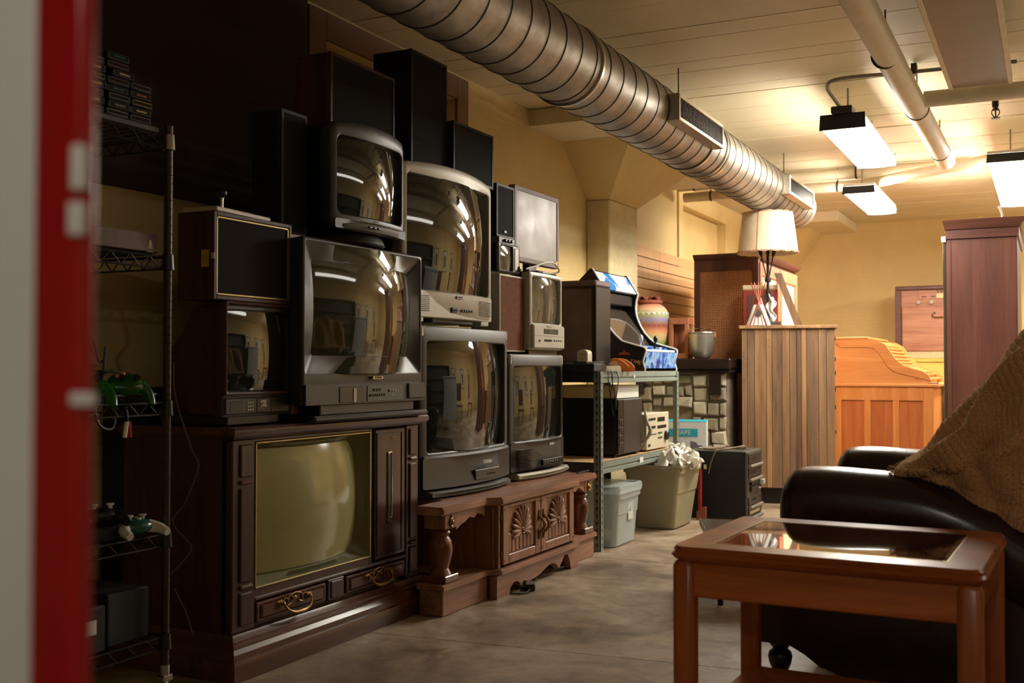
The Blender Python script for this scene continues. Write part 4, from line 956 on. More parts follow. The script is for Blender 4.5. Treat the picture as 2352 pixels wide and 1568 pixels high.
t = tub('storage_tub', 'tall olive-grey plastic tub with a yellow sticker, full of a white bag', 'storage box', (-2.15, 6.76, 0), -.26, .10, -.31, .16, .40, 'olive_tub', .05, .018)
obj('yellow_sticker', M().box(-.02, .018, -.293, -.2895, .262, .287), 'yellow_label', t)
def crumple(u, v):
    a = 2 * PI * u; r = (1 - v) ; 
    n_ = .5 + .5 * math.sin(5 * a + 5 * v) * math.sin(9 * v + 2 * a)
    return (-2.145 + .15 * r * math.cos(a) * (1 + .12 * math.sin(5 * a)) + .02 * math.sin(11 * a + 14 * v), 6.66 + .2 * r * math.sin(a) * (1 + .15 * math.cos(7 * a)) + .02 * math.sin(9 * a - 12 * v), .392 + .11 * (1 - r ** 3) * (.55 + .6 * n_) + .022 * math.sin(8 * a + 17 * v) * min(1, 4 * r) + .01 * math.sin(21 * a - 9 * v) * r)
def crumple_low(u, v):
    p = crumple(u, v); return (p[0], p[1], min(p[2], .414)) if p[0] < -2.188 else p
tag(obj('plastic_bag', M().grid(crumple_low, 90, 18), 'bag_white', sharp=20), 'crumpled white plastic bag filling the olive tub', 'bag')
# computer tower
t = thing('computer_tower', 'large dark grey computer tower with drive bays facing the room', 'computer', (-1.80, 7.29, 0))
obj('case', M().box(-.40, -.012, -.19, .19, 0, .445, .003), 'black_vinyl', t)
obj('top_sheet', M().box(-.40, -.005, -.19, .19, .4455, .452, .002), 'grey_plastic', t)
fp = obj('front_bezel', M().box(-.0115, .006, -.188, .188, .004, .448, .004), 'grey_plastic', t)
for k, (z0, z1) in enumerate(((.37, .435), (.28, .345), (.1, .15), (.03, .085))):
    obj('drive_bay', M().box(.005, .014, -.17, .17, z0, z1, .002), 'charcoal_plastic', fp)
    obj('bay_latch', M().cyl((.02, -.165, z0 - .018), (.02, .165, z0 - .018), .011, 8), 'grey_metal', fp)
    obj('bay_label', M().box(.0135, .0155, -.1, .02, z0 + .02, z0 + .04), 'dark_ink', fp)
for z in (.24, .2): obj('switch_block', M().box(.005, .02, -.12, .14, z - .015, z + .015, .002), 'dark_steel', fp)
obj('lock_knob', M().box(.014, .045, .1, .15, .215, .25, .004), 'light_silver', fp); obj('lock_knob', M().box(.014, .03, .06, .09, .19, .2, .002), 'light_silver', fp)
obj('pale_label', M().box(.0135, .0165, -.15, .1, .04, .06), 'cream', fp)
tag(obj('cable', M().tube([(-2.1, 7.14, .462), (-1.98, 7.12, .458), (-1.9, 7.16, .47), (-1.84, 7.2, .48), (-1.86, 7.26, .462), (-2.0, 7.3, .458), (-2.1, 7.25, .458), (-2.15, 7.2, .458)], .007, 6).tube([(-1.98, 7.12, .46), (-2.0, 7.095, .45), (-2.03, 7.09, .38), (-2.05, 7.09, .30)], .005, 6), 'cord_tan'), 'grey cable coiled on top of the computer tower and hanging over its side', 'cable')
tag(obj('tag_card', M().box(-2.08, -2.06, 7.08, 7.083, .33, .36), 'cream'), 'small cream tag hanging beside the computer tower', 'tag')
t = thing('red_pump', 'red tube with a pinkish foot standing left of the dark computer tower', 'pump', (-2.09, 7.03, 0))
obj('tube', M().cyl((0, 0, .06), (0, 0, .33), .013, 12), 'red_metal', t); obj('foot', M().prism([(-.02, 0), (.04, 0), (.04, .09), (.02, .085), (-.0, .06), (-.02, .055)], 'y', -.015, .015), 'terracotta', t)
t = bx_thing('crate', 'dark box under the white and blue carton, behind the olive tub', 'box', (-2.36, 7.56, 0), (.34, .34, .36), 'black_vinyl')
t = thing('carton', 'white carton with a bright cyan top and stripe behind the olive tub', 'box', (-2.36, 7.56, .36), .25)
obj('carton_body', M().box(-.15, .16, -.15, .15, 0, .262, .002), 'white_card', t); obj('cyan_top', M().box(-.15, .16, -.15, .15, .2625, .266), 'cyan_card', t)
obj('cyan_band', M().box(-.1, .1, -.1515, -.1502, .16, .215), 'cyan_card', t); text('TAPE', .045, 'white_ink', t, (.0, -.152, .187), FACE_NY)
obj('printed_tool', M().prism([(.05, .03), (.1, .03), (.1, .07), (.13, .085), (.13, .1), (.1, .1), (.09, .12), (.05, .13)], 'y', -.152, -.1505), 'purple_grey', t); text('10', .05, 'cream', t, (.1605, .02, .15), FACE_X)

# ------------------------------------------------------------------ stone fireplace with dark mantel
t = thing('fireplace', 'grey stone fireplace with a thick dark mantel, behind the steel shelf', 'fireplace', (-2.55, 8.0, 0))
obj('mantel', M().box(-.48, .43, -.08, .30, .99, 1.072, .012).box(-.46, .42, -.05, .30, .965, .99, .006), 'mantel_wood', t)
obj('core', M().box(-.44, .38, .012, .29, 0, .965), 'stone_3', t)
for xx in (-.30, .30):
    obj('corbel', M().prism([(-.05, .965), (.05, .965), (.05, .9), (.03, .86), (.0, .84), (.0, .8), (-.05, .8)], 'x', xx - .045, xx + .045).xf(Matrix.Translation((0, 0, 0))), 'mantel_wood', t)
random.seed(11)
def stones(x0, x1, z0, z1, rows):
    z = z0; rh = (z1 - z0) / rows
    for r_ in range(rows):
        x = x0
        while x < x1 - .03:
            w_ = random.uniform(.07, .17); w_ = x1 - x if x + w_ > x1 - .05 else w_
            g = .005; dz = random.uniform(-.006, .006); d_ = random.uniform(.0, .035); j = lambda: random.uniform(-.007, .007)
            a, b2, c_, e_ = x + g, x + w_ - g, z + g + dz, z + rh - g + dz
            q0 = [(a + j(), .05, c_ + j()), (b2 + j(), .05, c_ + j()), (b2 + j(), .05, e_ + j()), (a + j(), .05, e_ + j())]
            mid = [(p[0], .02 - d_, p[2]) for p in q0]; cx_, cz_ = (a + b2) / 2, (c_ + e_) / 2
            fr = [(cx_ + (p[0] - cx_) * .75, -.0 - d_ - random.uniform(0, .01), cz_ + (p[2] - cz_) * .72) for p in q0]
            obj('stone', M().rings([q0, mid, fr]), 'stone_%d' % random.randrange(4), t, sharp=20)
            x += w_
        z += rh
stones(-.44, -.20, 0, .96, 9); stones(.12, .38, 0, .96, 9); stones(-.20, .12, .70, .96, 3)
obj('firebox', M().box(-.2, .12, .02, .049, 0, .70), 'black_metal', t)
# striped pot
t = thing('clay_pot', 'large desert-coloured striped clay pot with zigzag bands on the mantel', 'vase', (-2.82, 8.14, 1.0725))
obj('pot_body', M().lathe([(.0, 0), (.075, 0), (.085, .01), (.1, .06), (.125, .13), (.143, .2), (.152, .27), (.15, .33), (.135, .38), (.11, .41), (.085, .425), (.08, .435), (.07, .43), (.06, .4), (0, .38)], 40), 'vase_stripes', t)
obj('rim', M().lathe([(.075, .425), (.098, .432), (.102, .442), (.1, .452), (.09, .458), (.07, .455), (.065, .43)], 40), 'terracotta', t)
for zb, c_, rr_ in ((.345, 'white_card', .148), (.255, 'terracotta', .1515)):
    zz = M(); n = 22
    for i in range(n):
        a0, a1, am = 2 * PI * i / n, 2 * PI * (i + 1) / n, 2 * PI * (i + .5) / n
        P_ = lambda a, z: ((rr_ + .0015) * math.cos(a), (rr_ + .0015) * math.sin(a), z)
        zz.add([P_(a0, zb + .016), P_(a1, zb + .016), P_(am, zb - .008)], [(0, 1, 2)])
    obj('zigzag_band', zz, c_, t, kind='stuff')
def rag(u, v):
    a = 2 * PI * u; r = .085 * (1 - v)
    return (r * math.cos(a), r * math.sin(a) * 1.0, .452 + .02 * v + .03 * (1 - v) * abs(math.sin(2.5 * a)) + .012 * math.sin(5 * a))
tag(obj('cloth', M().grid(rag, 40, 8), 'terracotta', None, solid=.004), 'crumpled brown cloth in the mouth of the striped pot', 'cloth').location = (-2.82, 8.14, 1.0725)
t = thing('wooden_lantern', 'reddish open-sided wooden lantern box beside the striped pot', 'lantern', (-2.583, 8.19, 1.0725))
lw, lh, ld = .078, .315, .06
obj('base', M().box(-lw, lw, -ld, ld, 0, .04, .003), 'crate_wood', t); obj('lid', M().box(-lw, lw, -ld, ld, lh - .05, lh, .003), 'crate_wood', t)
for sx in (-1, 1):
    for sy in (-1, 1): obj('corner_post', M().box(*sorted((sx * lw, sx * (lw - .03))), *sorted((sy * ld, sy * (ld - .03))), .04, lh - .05, .002), 'crate_wood', t)
obj('side_board', M().box(-lw + .02, .03, .02, .03, .04, lh - .05), 'crate_wood', t)
t = thing('metal_pail', 'round grey metal pail with a wire handle on the mantel', 'pail', (-2.398, 8.13, 1.0725))
obj('pail_body', M().lathe([(0, 0), (.05, 0), (.07, .015), (.088, .06), (.096, .12), (.098, .19), (.104, .195), (.102, .202), (.094, .2), (.09, .12), (0, .02)], 36), 'zinc', t)
obj('handle', M().tube([(-.1, -.0, .19), (-.09, -.06, .215), (-.04, -.085, .225), (.04, -.085, .225), (.085, -.06, .215), (.1, 0, .19)], .0035, 6), 'chrome', t)
for s_ in (-1, 1): obj('handle_lug', M().box(s_ * .102 - .006, s_ * .102 + .006, -.012, .012, .16, .2, .002), 'crate_wood', t)

# ------------------------------------------------------------------ rattan armoire
t = thing('rattan_armoire', 'tall dark armoire with woven rattan side and light panelled doors', 'armoire', (-2.31, 9.1, 0))
ax0, ax1, ay0, ay1, ah = -.26, .26, -.6, .85, 1.86
for xx in (ax0, ax1 - .05): obj('corner_stile', M().box(xx, xx + .05, ay0, ay0 + .045, .08, ah, .004), 'armoire_wood', t)
obj('rail', M().box(ax0 + .05, ax1 - .05, ay0, ay0 + .045, ah - .09, ah, .003), 'armoire_wood', t); obj('rail', M().box(ax0 + .05, ax1 - .05, ay0, ay0 + .045, .08, .2, .003), 'armoire_wood', t)
obj('rattan_side', M().box(ax0 + .05, ax1 - .05, ay0 + .012, ay0 + .03, .2, ah - .09), 'rattan', t)
obj('carcass', M().box(ax0, ax1 - .02, ay0 + .046, ay1, .08, ah, .003), 'armoire_wood', t)
obj('plinth', M().box(ax0, ax1, ay0 + .01, ay1, 0, .0795), 'armoire_wood', t)
obj('cornice', M().rings([[(ax0 - .0, ay0 - e, z), (ax1 + e, ay0 - e, z), (ax1 + e, ay1 + e, z), (ax0 - .0, ay1 + e, z)] for e, z in ((0, ah), (.01, ah + .01), (.03, ah + .03), (.035, ah + .045))]), 'armoire_wood', t)
for k in range(2):
    y0 = ay0 + .03 + k * .7; y1 = y0 + .68
    dd = M().box(ax1 - .0195, ax1 + .01, y0, y0 + .07, .1, ah - .03, .003).box(ax1 - .0195, ax1 + .01, y1 - .07, y1, .1, ah - .03, .003).box(ax1 - .0195, ax1 + .01, y0 + .07, y1 - .07, ah - .13, ah - .03, .003).box(ax1 - .0195, ax1 + .01, y0 + .07, y1 - .07, .1, .2, .003)
    door = obj('door', dd, 'armoire_door', t); obj('woven_panel', M().box(ax1 - .019, ax1 - .005, y0 + .07, y1 - .07, .2, ah - .13), 'grille_tan', door)
    obj('door_knob', M().lathe([(.006, 0), (.006, .012), (.014, .02), (.012, .028), (0, .03)], 12, (ax1 + .01, y1 - .035 if k == 0 else y0 + .035, 1.3), 'x'), 'dark_steel', door)

# ------------------------------------------------------------------ reclaimed plank cabinet
CR = math.radians(12)
t = thing('plank_cabinet', 'cabinet faced with upright weathered reclaimed boards, under the table lamp', 'cabinet', (-1.74, 8.1, 0), CR)
pw = .665
obj('carcass', M().box(-pw / 2 + .006, pw / 2 - .006, .022, .44, .12, 1.29, .002), 'reclaimed_3', t)
obj('toe_base', M().box(-pw / 2 + .02, pw / 2 - .02, .04, .42, 0, .119), 'dark_wood_flat', t)
obj('top_board', M().box(-pw / 2 - .02, pw / 2 + .02, -.02, .45, 1.2905, 1.315, .003), 'reclaimed_4', t)
random.seed(5)
ws = [.04, .052, .086, .04, .072, .054, .05, .034, .036, .085, .056, .06]; s_ = pw / sum(ws); x = -pw / 2
cols = [1, 3, 0, 4, 1, 0, 1, 3, 4, 3, 1, 1]
for k, wd in enumerate(ws):
    wd *= s_; th = random.uniform(0, .005)
    o = obj('board', M().box(x + .0012, x + wd - .0012, -.001 - th, .0215, .12, 1.29, .0015), 'reclaimed_%d' % cols[k], t)
    x += wd
hn = M()
for z in (1.2, 1.05, .95, .83, .7, .52): obj('hinge_pin', M().box(pw / 2 - .004, pw / 2 + .006, .0, .02, z, z + .03, .002), 'dark_steel', t)
nl = M()
for k in range(26): nl.lathe([(.003, -.0075), (.002, -.009)], 6, (random.uniform(-pw / 2, pw / 2) * .95, 0, random.uniform(.2, 1.25)), 'y')
obj('nail_heads', nl, 'dark_ink', t, kind='stuff')
RZ = Matrix.Rotation(CR, 4, 'Z')
def onc(x, y): v_ = RZ @ Vector((x, y, 0)); return (-1.74 + v_.x, 8.1 + v_.y)
# lamp
px, py = onc(-.142, .14)
t = thing('table_lamp', 'table lamp with a laced parchment shade and arrow stem on the plank cabinet', 'lamp', (px, py, 1.316), CR)
obj('base', M().box(-.095, .095, -.06, .06, 0, .032, .003), 'lamp_base', t)
obj('stem', M().cyl((0, 0, .032), (0, 0, .62), .011, 12), 'lamp_iron', t)
for k, (dx, dy) in enumerate(((-.055, .0), (.045, .0), (.0, .02))):
    a, b2 = Vector((-dx * .5, dy, .2)), Vector((dx, dy, .56)); m_ = M().cyl(a, b2, .005, 8)
    d_ = (b2 - a).normalized(); m_.ell(b2, ((.014, 0, 0), (0, .005, 0), tuple(d_ * .045)), 8, 6)
    obj('arrow', m_, 'lamp_iron', t)
obj('binding', M().lathe([(.02, .33), (.024, .335), (.024, .36), (.02, .365)], 12), 'lamp_iron', t)
n = 64; sh = M()
ri_ = lambda r, z, sc_=0: [(r * math.cos(2 * PI * i / n), r * math.sin(2 * PI * i / n), z + sc_ * math.sin(2 * PI * i * 16 / n)) for i in range(n)]
sh.rings([ri_(.226, .545, .002), ri_(.222, .555), ri_(.186, .845), ri_(.184, .852, .002), ri_(.180, .848, .002), ri_(.217, .55)], False, False)
so = obj('lamp_shade', sh, 'lamp_shade', t)
obj('shade_lacing', M().tube([(math.cos(2 * PI * i / 90) * (.227 + .003 * (i % 2)), math.sin(2 * PI * i / 90) * (.227 + .003 * (i % 2)), .548 + .008 * (i % 2)) for i in range(91)], .0025, 5, 1).tube([(math.cos(2 * PI * i / 80) * .187, math.sin(2 * PI * i / 80) * .187, .842 + .008 * (i % 2)) for i in range(81)], .002, 5, 1), 'terracotta', so)
obj('shade_seam', M().tube([(-.076 * 1.0, -.211, .55), (-.063, -.176, .846)], .002, 6, 1), 'terracotta', so)
obj('spider_frame', M().cyl((-.183, 0, .82), (.183, 0, .82), .003, 6).cyl((0, 0, .62), (0, 0, .83), .004, 6), 'lamp_iron', t)
# teepee ornament
px, py = onc(-.21, .03)
t = thing('teepee_ornament', 'small white and red model teepee with bare poles in front of the lamp', 'ornament', (px, py, 1.316), CR)
cone = M(); n = 20
cone.rings([[(r * math.cos(2 * PI * i / n), r * math.sin(2 * PI * i / n) * .6, z) for i in range(n)] for r, z in ((.09, 0), (.055, .1), (.015, .215))], True, True)
obj('cover', cone, 'white_card', t)
obj('red_band', M().rings([[(r * math.cos(2 * PI * i / n), r * math.sin(2 * PI * i / n) * .6, z) for i in range(n)] for r, z in ((.037, .155), (.0215, .205))], False, False), 'red_lacquer', t)
for k in range(5):
    a = -.8 + k * .4; obj('pole', M().cyl((-.085 * math.sin(a), -.05, .0) if k != 2 else (0, -.052, 0), (.075 * math.sin(a), .0, .32), .004, 6), 'red_lacquer' if k in (0, 4) else 'crate_wood', t)
obj('grey_diamond', M().prism([(0, .05), (.025, .085), (0, .125), (-.025, .085)], 'y', -.045, -.043), 'grey_plastic', t)
def rg(u, v): return (.06 + .05 * u + .012 * math.sin(9 * v), -.05 + .02 * math.sin(7 * u + 9 * v), .03 + .2 * v * (1 - .3 * u) + .01 * math.sin(14 * u))
px2, py2 = onc(-.14, .03)
tag(obj('feather_cloth', M().grid(rg, 12, 14), 'white_card', None, solid=.003), 'ragged white strip hanging from the lamp stem beside the teepee', 'cloth').location = (px2 - .05, py2, 1.316)
px, py = onc(-.2, .3)
t = thing('red_chest', 'small red lacquered case with a pale top behind the teepee', 'case', (px, py, 1.316), CR)
obj('case_body', M().box(-.13, .13, -.05, .05, 0, .28, .004), 'red_lacquer', t); obj('panel', M().box(-.1, .1, -.055, -.05, .03, .24, .004), 'mahogany', t); obj('pale_top', M().box(-.135, .135, -.055, .055, .28, .318, .008), 'lamp_shade', t)
px, py = onc(.03, .2)
t = thing('leaning_board', 'narrow dark board leaning left on top of the plank cabinet', 'board', (px, py, 1.316), CR)
obj('plank', M().rings([[(x_ + dx, y_, z_) for x_, y_ in ((-.028, -.02), (.028, -.02), (.028, .02), (-.028, .02))] for z_, dx in ((0, .05), (.40, -.1))]), 'reclaimed_3', t)

# ------------------------------------------------------------------ roll-top desk
t = thing('rolltop_desk', 'honey oak roll-top desk with panelled side and curved hood', 'desk', (-1.62, 9.2, 0))
dw, dh = .80, 1.3
def frame_panel(y, th):
    fr = M(); w_ = .78
    fr.box(0, .075, y, y + th, .06, .85, .002).box(w_ - .075, w_, y, y + th, .06, .85, .002).box(.075, w_ - .075, y, y + th, .74, .85, .002).box(.075, w_ - .075, y, y + th, .06, .16, .002)
    for xx in (.255, .475): fr.box(xx, xx + .05, y, y + th, .16, .74, .002)
    return fr
obj('side_frame', frame_panel(0, .025), 'oak', t)
for a, b2 in ((.076, .254), (.306, .474), (.526, .704)): obj('side_panel', M().box(a, b2, .012, .02, .161, .739), 'oak_panel', t)
obj('pedestal', M().box(0, .78, .026, 1.2, .06, .849, .002), 'oak', t)
obj('plinth', M().box(.01, .77, .005, 1.19, 0, .0595), 'oak', t)
obj('desk_top', M().box(-.01, .815, -.015, 1.22, .8505, .874, .004), 'oak_x', t)
prof = [(0, .875), (0, 1.235), (.28, 1.235), (.36, 1.225), (.42, 1.19), (.46, 1.13), (.50, 1.07), (.56, 1.02), (.63, .995), (.70, .975), (.745, .945), (.765, .90), (.77, .875)]
inner = [(.075, .905), (.075, 1.17), (.27, 1.17), (.33, 1.16), (.365, 1.13), (.40, 1.075), (.44, 1.01), (.50, .965), (.58, .945), (.64, .93), (.66, .905)]
for yy in (0, 1.18):
    sd_ = obj('hood_side', M().prism(prof, 'y', yy, yy + .03), 'oak_x', t)
    if yy == 0:
        gr = M(); n_ = len(inner)
        pts3 = [(p[0], -.001, p[1]) for p in inner[1:]]
        gr.tube(pts3, .0045, 6, 3)
        obj('carved_groove', gr, 'oak_panel', sd_)
        # raised rim following the curve
        rim = M(); out_ = prof[1:-1]
        obj('raised_rim', M().prism(prof[1:-1] + list(reversed(inner[1:-1])), 'y', -.006, .0), 'oak_x', sd_)
obj('hood_top', M().box(-.01, .29, -.012, 1.215, 1.236, 1.252, .003), 'oak_x', t)
sl = M(); pp = prof[2:-1]
for a, b2 in zip(pp[:-1], pp[1:]):
    L_ = math.dist(a, b2); k_ = max(1, int(L_ / .028))
    for i in range(k_):
        c_ = (a[0] + (b2[0] - a[0]) * (i + .5) / k_ - .03, a[1] + (b2[1] - a[1]) * (i + .5) / k_ - .012)
        obj('tambour_slat', M().cyl((c_[0], .031, c_[1]), (c_[0], 1.179, c_[1]), .011, 6), 'oak', t)
tag(obj('metal_catch', M().box(-.875, -.80, 9.19, 9.23, .875, .885, .002), 'chrome'), 'small bright metal strip on the front edge of the roll-top desk', 'catch')
t = thing('dark_cabinet', 'dark carved wooden piece between the roll-top desk and the tall wardrobe', 'cabinet', (-.535, 9.9, 0))
obj('case', M().box(-.24, .2, 0, .5, 0, .84, .006), 'mantel_wood', t); obj('top_board', M().box(-.26, .22, -.02, .52, .841, .865, .004), 'mantel_wood', t)
for k in range(9): obj('carved_leaf', M().ell((-.22, -.004, .2 + k * .065), ((.012, 0, 0), (0, .006, 0), (0, 0, .03)), 8, 6), 'armoire_wood', t)
# radio console standing on yellow cabinet, back wall
t = thing('yellow_cabinet', 'low yellow cabinet with a frilled top under the old radio', 'cabinet', (-1.10, 12.3, 0))
obj('case', M().box(-.30, .55, 0, .5, 0, 1.06, .004), 'yellow_cabinet', t); obj('top_board', M().box(-.32, .57, -.02, .52, 1.061, 1.10, .01), 'yellow_cabinet', t)
t = thing('radio_console', 'old reddish wooden radio console with dial, knobs and a flap with a handle', 'radio', (-1.12, 12.5, 1.1005))
obj('frame', M().box(-.40, -.34, -.03, .33, 0, .74, .004).box(.40, .46, -.03, .33, 0, .74, .004).box(-.40, .46, -.03, .33, .74, .785, .01), 'mahogany_x', t)
obj('case', M().box(-.339, .399, 0, .32, .0, .739, .002), 'radio_wood', t)
fl_ = obj('flap', M().box(-.335, .395, -.02, -.001, .08, .56, .01), 'radio_wood', t)
obj('handle', M().tube([(-.02, -.02, .48), (-.02, -.045, .46), (.0, -.05, .445), (.1, -.05, .445), (.12, -.045, .46), (.12, -.02, .48)], .007, 6), 'brass', fl_)
for xx in (-.0, .1): obj('handle_plate', M().lathe([(.012, -.024), (.012, -.02)], 10, (xx, 0, .49), 'y'), 'dark_steel', fl_)
fp = obj('dial_panel', M().box(-.16, .39, -.012, -.001, .64, .735, .003), 'radio_wood', t)
obj('dial_glass', M().box(.02, .36, -.016, -.012, .65, .70, .002), 'cream', fp)
for k in range(7): obj('dial_mark', M().box(.03 + k * .035, .042 + k * .035, -.0165, -.015, .705, .728), 'dark_ink', fp)
for xx in (-.13, -.04): obj('dial_slot', M().box(xx, xx + .05, -.0145, -.012, .662, .672), 'dark_ink', fp)
for xx in (-.16, -.03, .22): obj('knob', M().lathe([(.0, -.042), (.02, -.04), (.024, -.012), (.024, -.001)], 14, (xx, 0, .605), 'y'), 'silver_plastic', t)
obj('speaker_grille', M().box(-.32, .38, -.008, -.001, .005, .075), 'grille_tan', t)
# tall wardrobe
t = thing('wardrobe', 'tall dark mahogany wardrobe with a stepped cornice at the right', 'wardrobe', (-.64, 8.0, 0))
ww = .44
obj('side_panel', M().box(0, ww, 0, .03, .1, 1.88, .004), 'mahogany', t)
obj('carcass', M().box(.0, ww, .031, 1.1, .1, 1.88, .004), 'mahogany', t)
obj('corner_bead', M().box(.022, .03, -.004, .0, .65, 1.875, .001), 'mahogany', t)
obj('waist_moulding', M().box(-.004, ww + .004, -.012, .03, .615, .632, .004), 'mahogany_x', t)
obj('door_mirror_edge', M().box(-.022, -.002, .01, .5, .65, 1.87, .002), 'chrome', t)
obj('latch_block', M().box(-.03, .0, -.008, .02, 1.86, 1.90, .003), 'white_card', t)
obj('cornice', M().rings([[(-e * .3, -e, z), (ww + e, -e, z), (ww + e, 1.1 + e, z), (-e * .3, 1.1 + e, z)] for e, z in ((.012, 1.881), (.014, 1.94), (.026, 1.945), (.03, 1.96), (.045, 1.975), (.048, 1.985), (.058, 1.995), (.06, 2.005))]), 'mahogany_x', t)
obj('plinth', M().box(.0, ww, .0, 1.1, 0, .099, .003), 'mahogany', t)
tag(obj('wire_stand', M().tube([(-.30, 8.1, 2.006), (-.29, 8.1, 2.03), (-.30, 8.1, 2.07), (-.315, 8.1, 2.10)], .008, 8).ell((-.21, 8.08, 2.014), ((.015, 0, 0), (0, .015, 0), (0, 0, .008)), 8, 6), 'silver_plastic'), 'small white bracket on top of the tall wardrobe', 'bracket')

# ------------------------------------------------------------------ side table in the foreground
t = thing('side_table', 'reddish wooden side table with an inset glass top, in the right foreground', 'table', (-.495, 2.98, 0), math.radians(-2.0))
hx, hy = .368, .325
def rect_ring(o_, z, r=.035): return [(a, b2, z) for a, b2 in rr(-hx + o_, hx - o_, -hy + o_, hy - o_, r)]
tp = M()
tp.rings([rect_ring(.012, .512), rect_ring(.002, .518), rect_ring(-.004, .528), rect_ring(0, .534), rect_ring(.003, .536), rect_ring(.001, .543), rect_ring(.006, .55), rect_ring(.085, .55, .004), rect_ring(.088, .547, .004), rect_ring(.1, .545, .004), rect_ring(.1, .512, .004), rect_ring(.012, .512)], False, False)
obj('top_frame', tp, 'table_wood', t, sharp=30)
obj('glass_pane', M().box(-hx + .09, hx - .09, -hy + .09, hy - .09, .5455, .5495, .001), 'table_glass', t)
gi = M(); gi.rings([rect_ring(.0855, .5505, .004), rect_ring(.0895, .5505, .004)], False, False); obj('gold_inlay', gi, 'gold', t)
ap = M().box(-hx + .05, hx - .05, -hy + .016, -hy + .036, .43, .512, .003).box(-hx + .05, hx - .05, hy - .036, hy - .016, .43, .512, .003).box(-hx + .016, -hx + .036, -hy + .05, hy - .05, .43, .512, .003).box(hx - .036, hx - .016, -hy + .05, hy - .05, .43, .512, .003)
ap.box(-hx + .05, hx - .05, -hy + .012, -hy + .038, .424, .434, .004)
obj('apron', ap, 'table_wood', t)
for sx in (-1, 1):
    for sy in (-1, 1):
        x0, x1 = sorted((sx * (hx - .004), sx * (hx - .06))); y0, y1 = sorted((sy * (hy - .004), sy * (hy - .06)))
        obj('leg', M().rings([[(a, b2, z) for a, b2 in rr(x0 + e, x1 - e, y0 + e, y1 - e, .016)] for z, e in ((0, .004), (.01, 0), (.50, 0), (.512, .006))]), 'table_wood_z', t)
obj('lower_shelf', M().box(-hx + .03, hx - .03, -hy + .03, hy - .03, .09, .108, .004), 'table_wood', t)

# ------------------------------------------------------------------ leather armchair with knitted throw
t = thing('armchair', 'dark brown leather armchair with rounded arms, draped with a knitted throw', 'armchair', (-.3, 4.15, 0))
def sgp(v): return math.copysign(abs(v) ** .8, v)
def arm(yc, name):
    path = [(-.50, .54), (-.47, .565), (-.38, .575), (-.25, .572), (-.06, .555), (.10, .50), (.22, .43), (.36, .37), (.62, .34)]
    P = [Vector((x, yc, z)) for x, z in path]; rs = []
    Q = []
    for i in range(len(P) - 1):
        p0, p1, p2, p3 = P[max(i - 1, 0)], P[i], P[i + 1], P[min(i + 2, len(P) - 1)]
        for k in range(5):
            q = k / 5; Q.append(0.5 * ((2 * p1) + (-p0 + p2) * q + (2 * p0 - 5 * p1 + 4 * p2 - p3) * q * q + (-p0 + 3 * p1 - 3 * p2 + p3) * q ** 3))
    Q.append(P[-1]); n = 28
    for i, p in enumerate(Q):
        s_ = p.x - Q[0].x; k = min(1, .35 + .65 * math.sqrt(max(0, 1 - max(0, 1 - s_ / .07) ** 2)))
        seam = 1 - .035 * math.exp(-((s_ - .24) / .006) ** 2) - .035 * math.exp(-((s_ - .62) / .006) ** 2)
        rs.append([(p.x, p.y + .135 * k * seam * sgp(math.cos(2 * PI * j / n)), p.z - .01 + .115 * k * seam * sgp(math.sin(2 * PI * j / n)) - (.03 * k if math.sin(2 * PI * j / n) < 0 else 0)) for j in range(n)])
    return obj(name, M().rings(rs), 'leather', t, sharp=60)
a1 = arm(-.50, 'arm'); a2 = arm(.52, 'arm')
for a_, yc in ((a1, -.50), (a2, .52)):
    for s_, zc in ((-.265, .565), (.118, .478)):
        obj('seam', M().tube([(s_, yc + .131 * sgp(math.cos(2 * PI * j / 24)), zc + .111 * sgp(math.sin(2 * PI * j / 24))) for j in range(-2, 15)], .0028, 6, 1), 'leather', a_)
for yc in (-.50, .52):
    sp_ = [(-.46, .50), (.62, .42), (.62, .03), (.2, .03), (-.30, .03), (-.37, .05), (-.42, .085), (-.47, .11), (-.575, .11), (-.575, .40)]
    obj('side_panel', M().prism(sp_, 'y', yc - .085, yc + .085), 'leather', t)
for xx in (-.515, .55):
    for yc in (-.5, .52): obj('foot', M().lathe([(.022, 0), (.028, .01), (.036, .03), (.04, .05), (.036, .065), (.024, .075), (.03, .085), (.044, .1), (.046, .11)], 16, (xx, yc, 0)), 'mantel_wood', t)
obj('seat_base', M().box(-.44, .6, -.41, .43, .18, .34, .03), 'leather', t)
obj('seat_cushion', M().box(-.49, .25, -.375, .395, .341, .49, .05), 'leather', t)
bk = M()
bk.rings([[(a, b2, z) for a, b2 in rr(x0, x1, -.40, .42, .06)] for z, x0, x1 in ((.3, .18, .5), (.5, .2, .55), (.8, .29, .62), (1.0, .37, .64), (1.06, .42, .62))])
obj('back_cushion', bk, 'leather', t, sharp=50)
# throw: over the back, down across the near arm
t = thing('knit_throw', 'chunky tan knitted throw draped over the back and near arm of the leather chair', 'blanket', (-.3, 4.15, 0))
ctrl = [(-.135, .685), (-.05, .70), (.045, .79), (.115, .89), (.18, .985), (.27, 1.085), (.40, 1.15), (.55, 1.13), (.68, 1.0), (.70, .8)]
def cat(P, s_):
    s_ = min(max(s_, 0), .9999) * (len(P) - 1); i = int(s_); q = s_ - i
    p0, p1, p2, p3 = P[max(i - 1, 0)], P[i], P[i + 1], P[min(i + 2, len(P) - 1)]
    return [0.5 * ((2 * b_) + (-a_ + c_) * q + (2 * a_ - 5 * b_ + 4 * c_ - d_) * q * q + (-a_ + 3 * b_ - 3 * c_ + d_) * q ** 3) for a_, b_, c_, d_ in zip(p0, p1, p2, p3)]
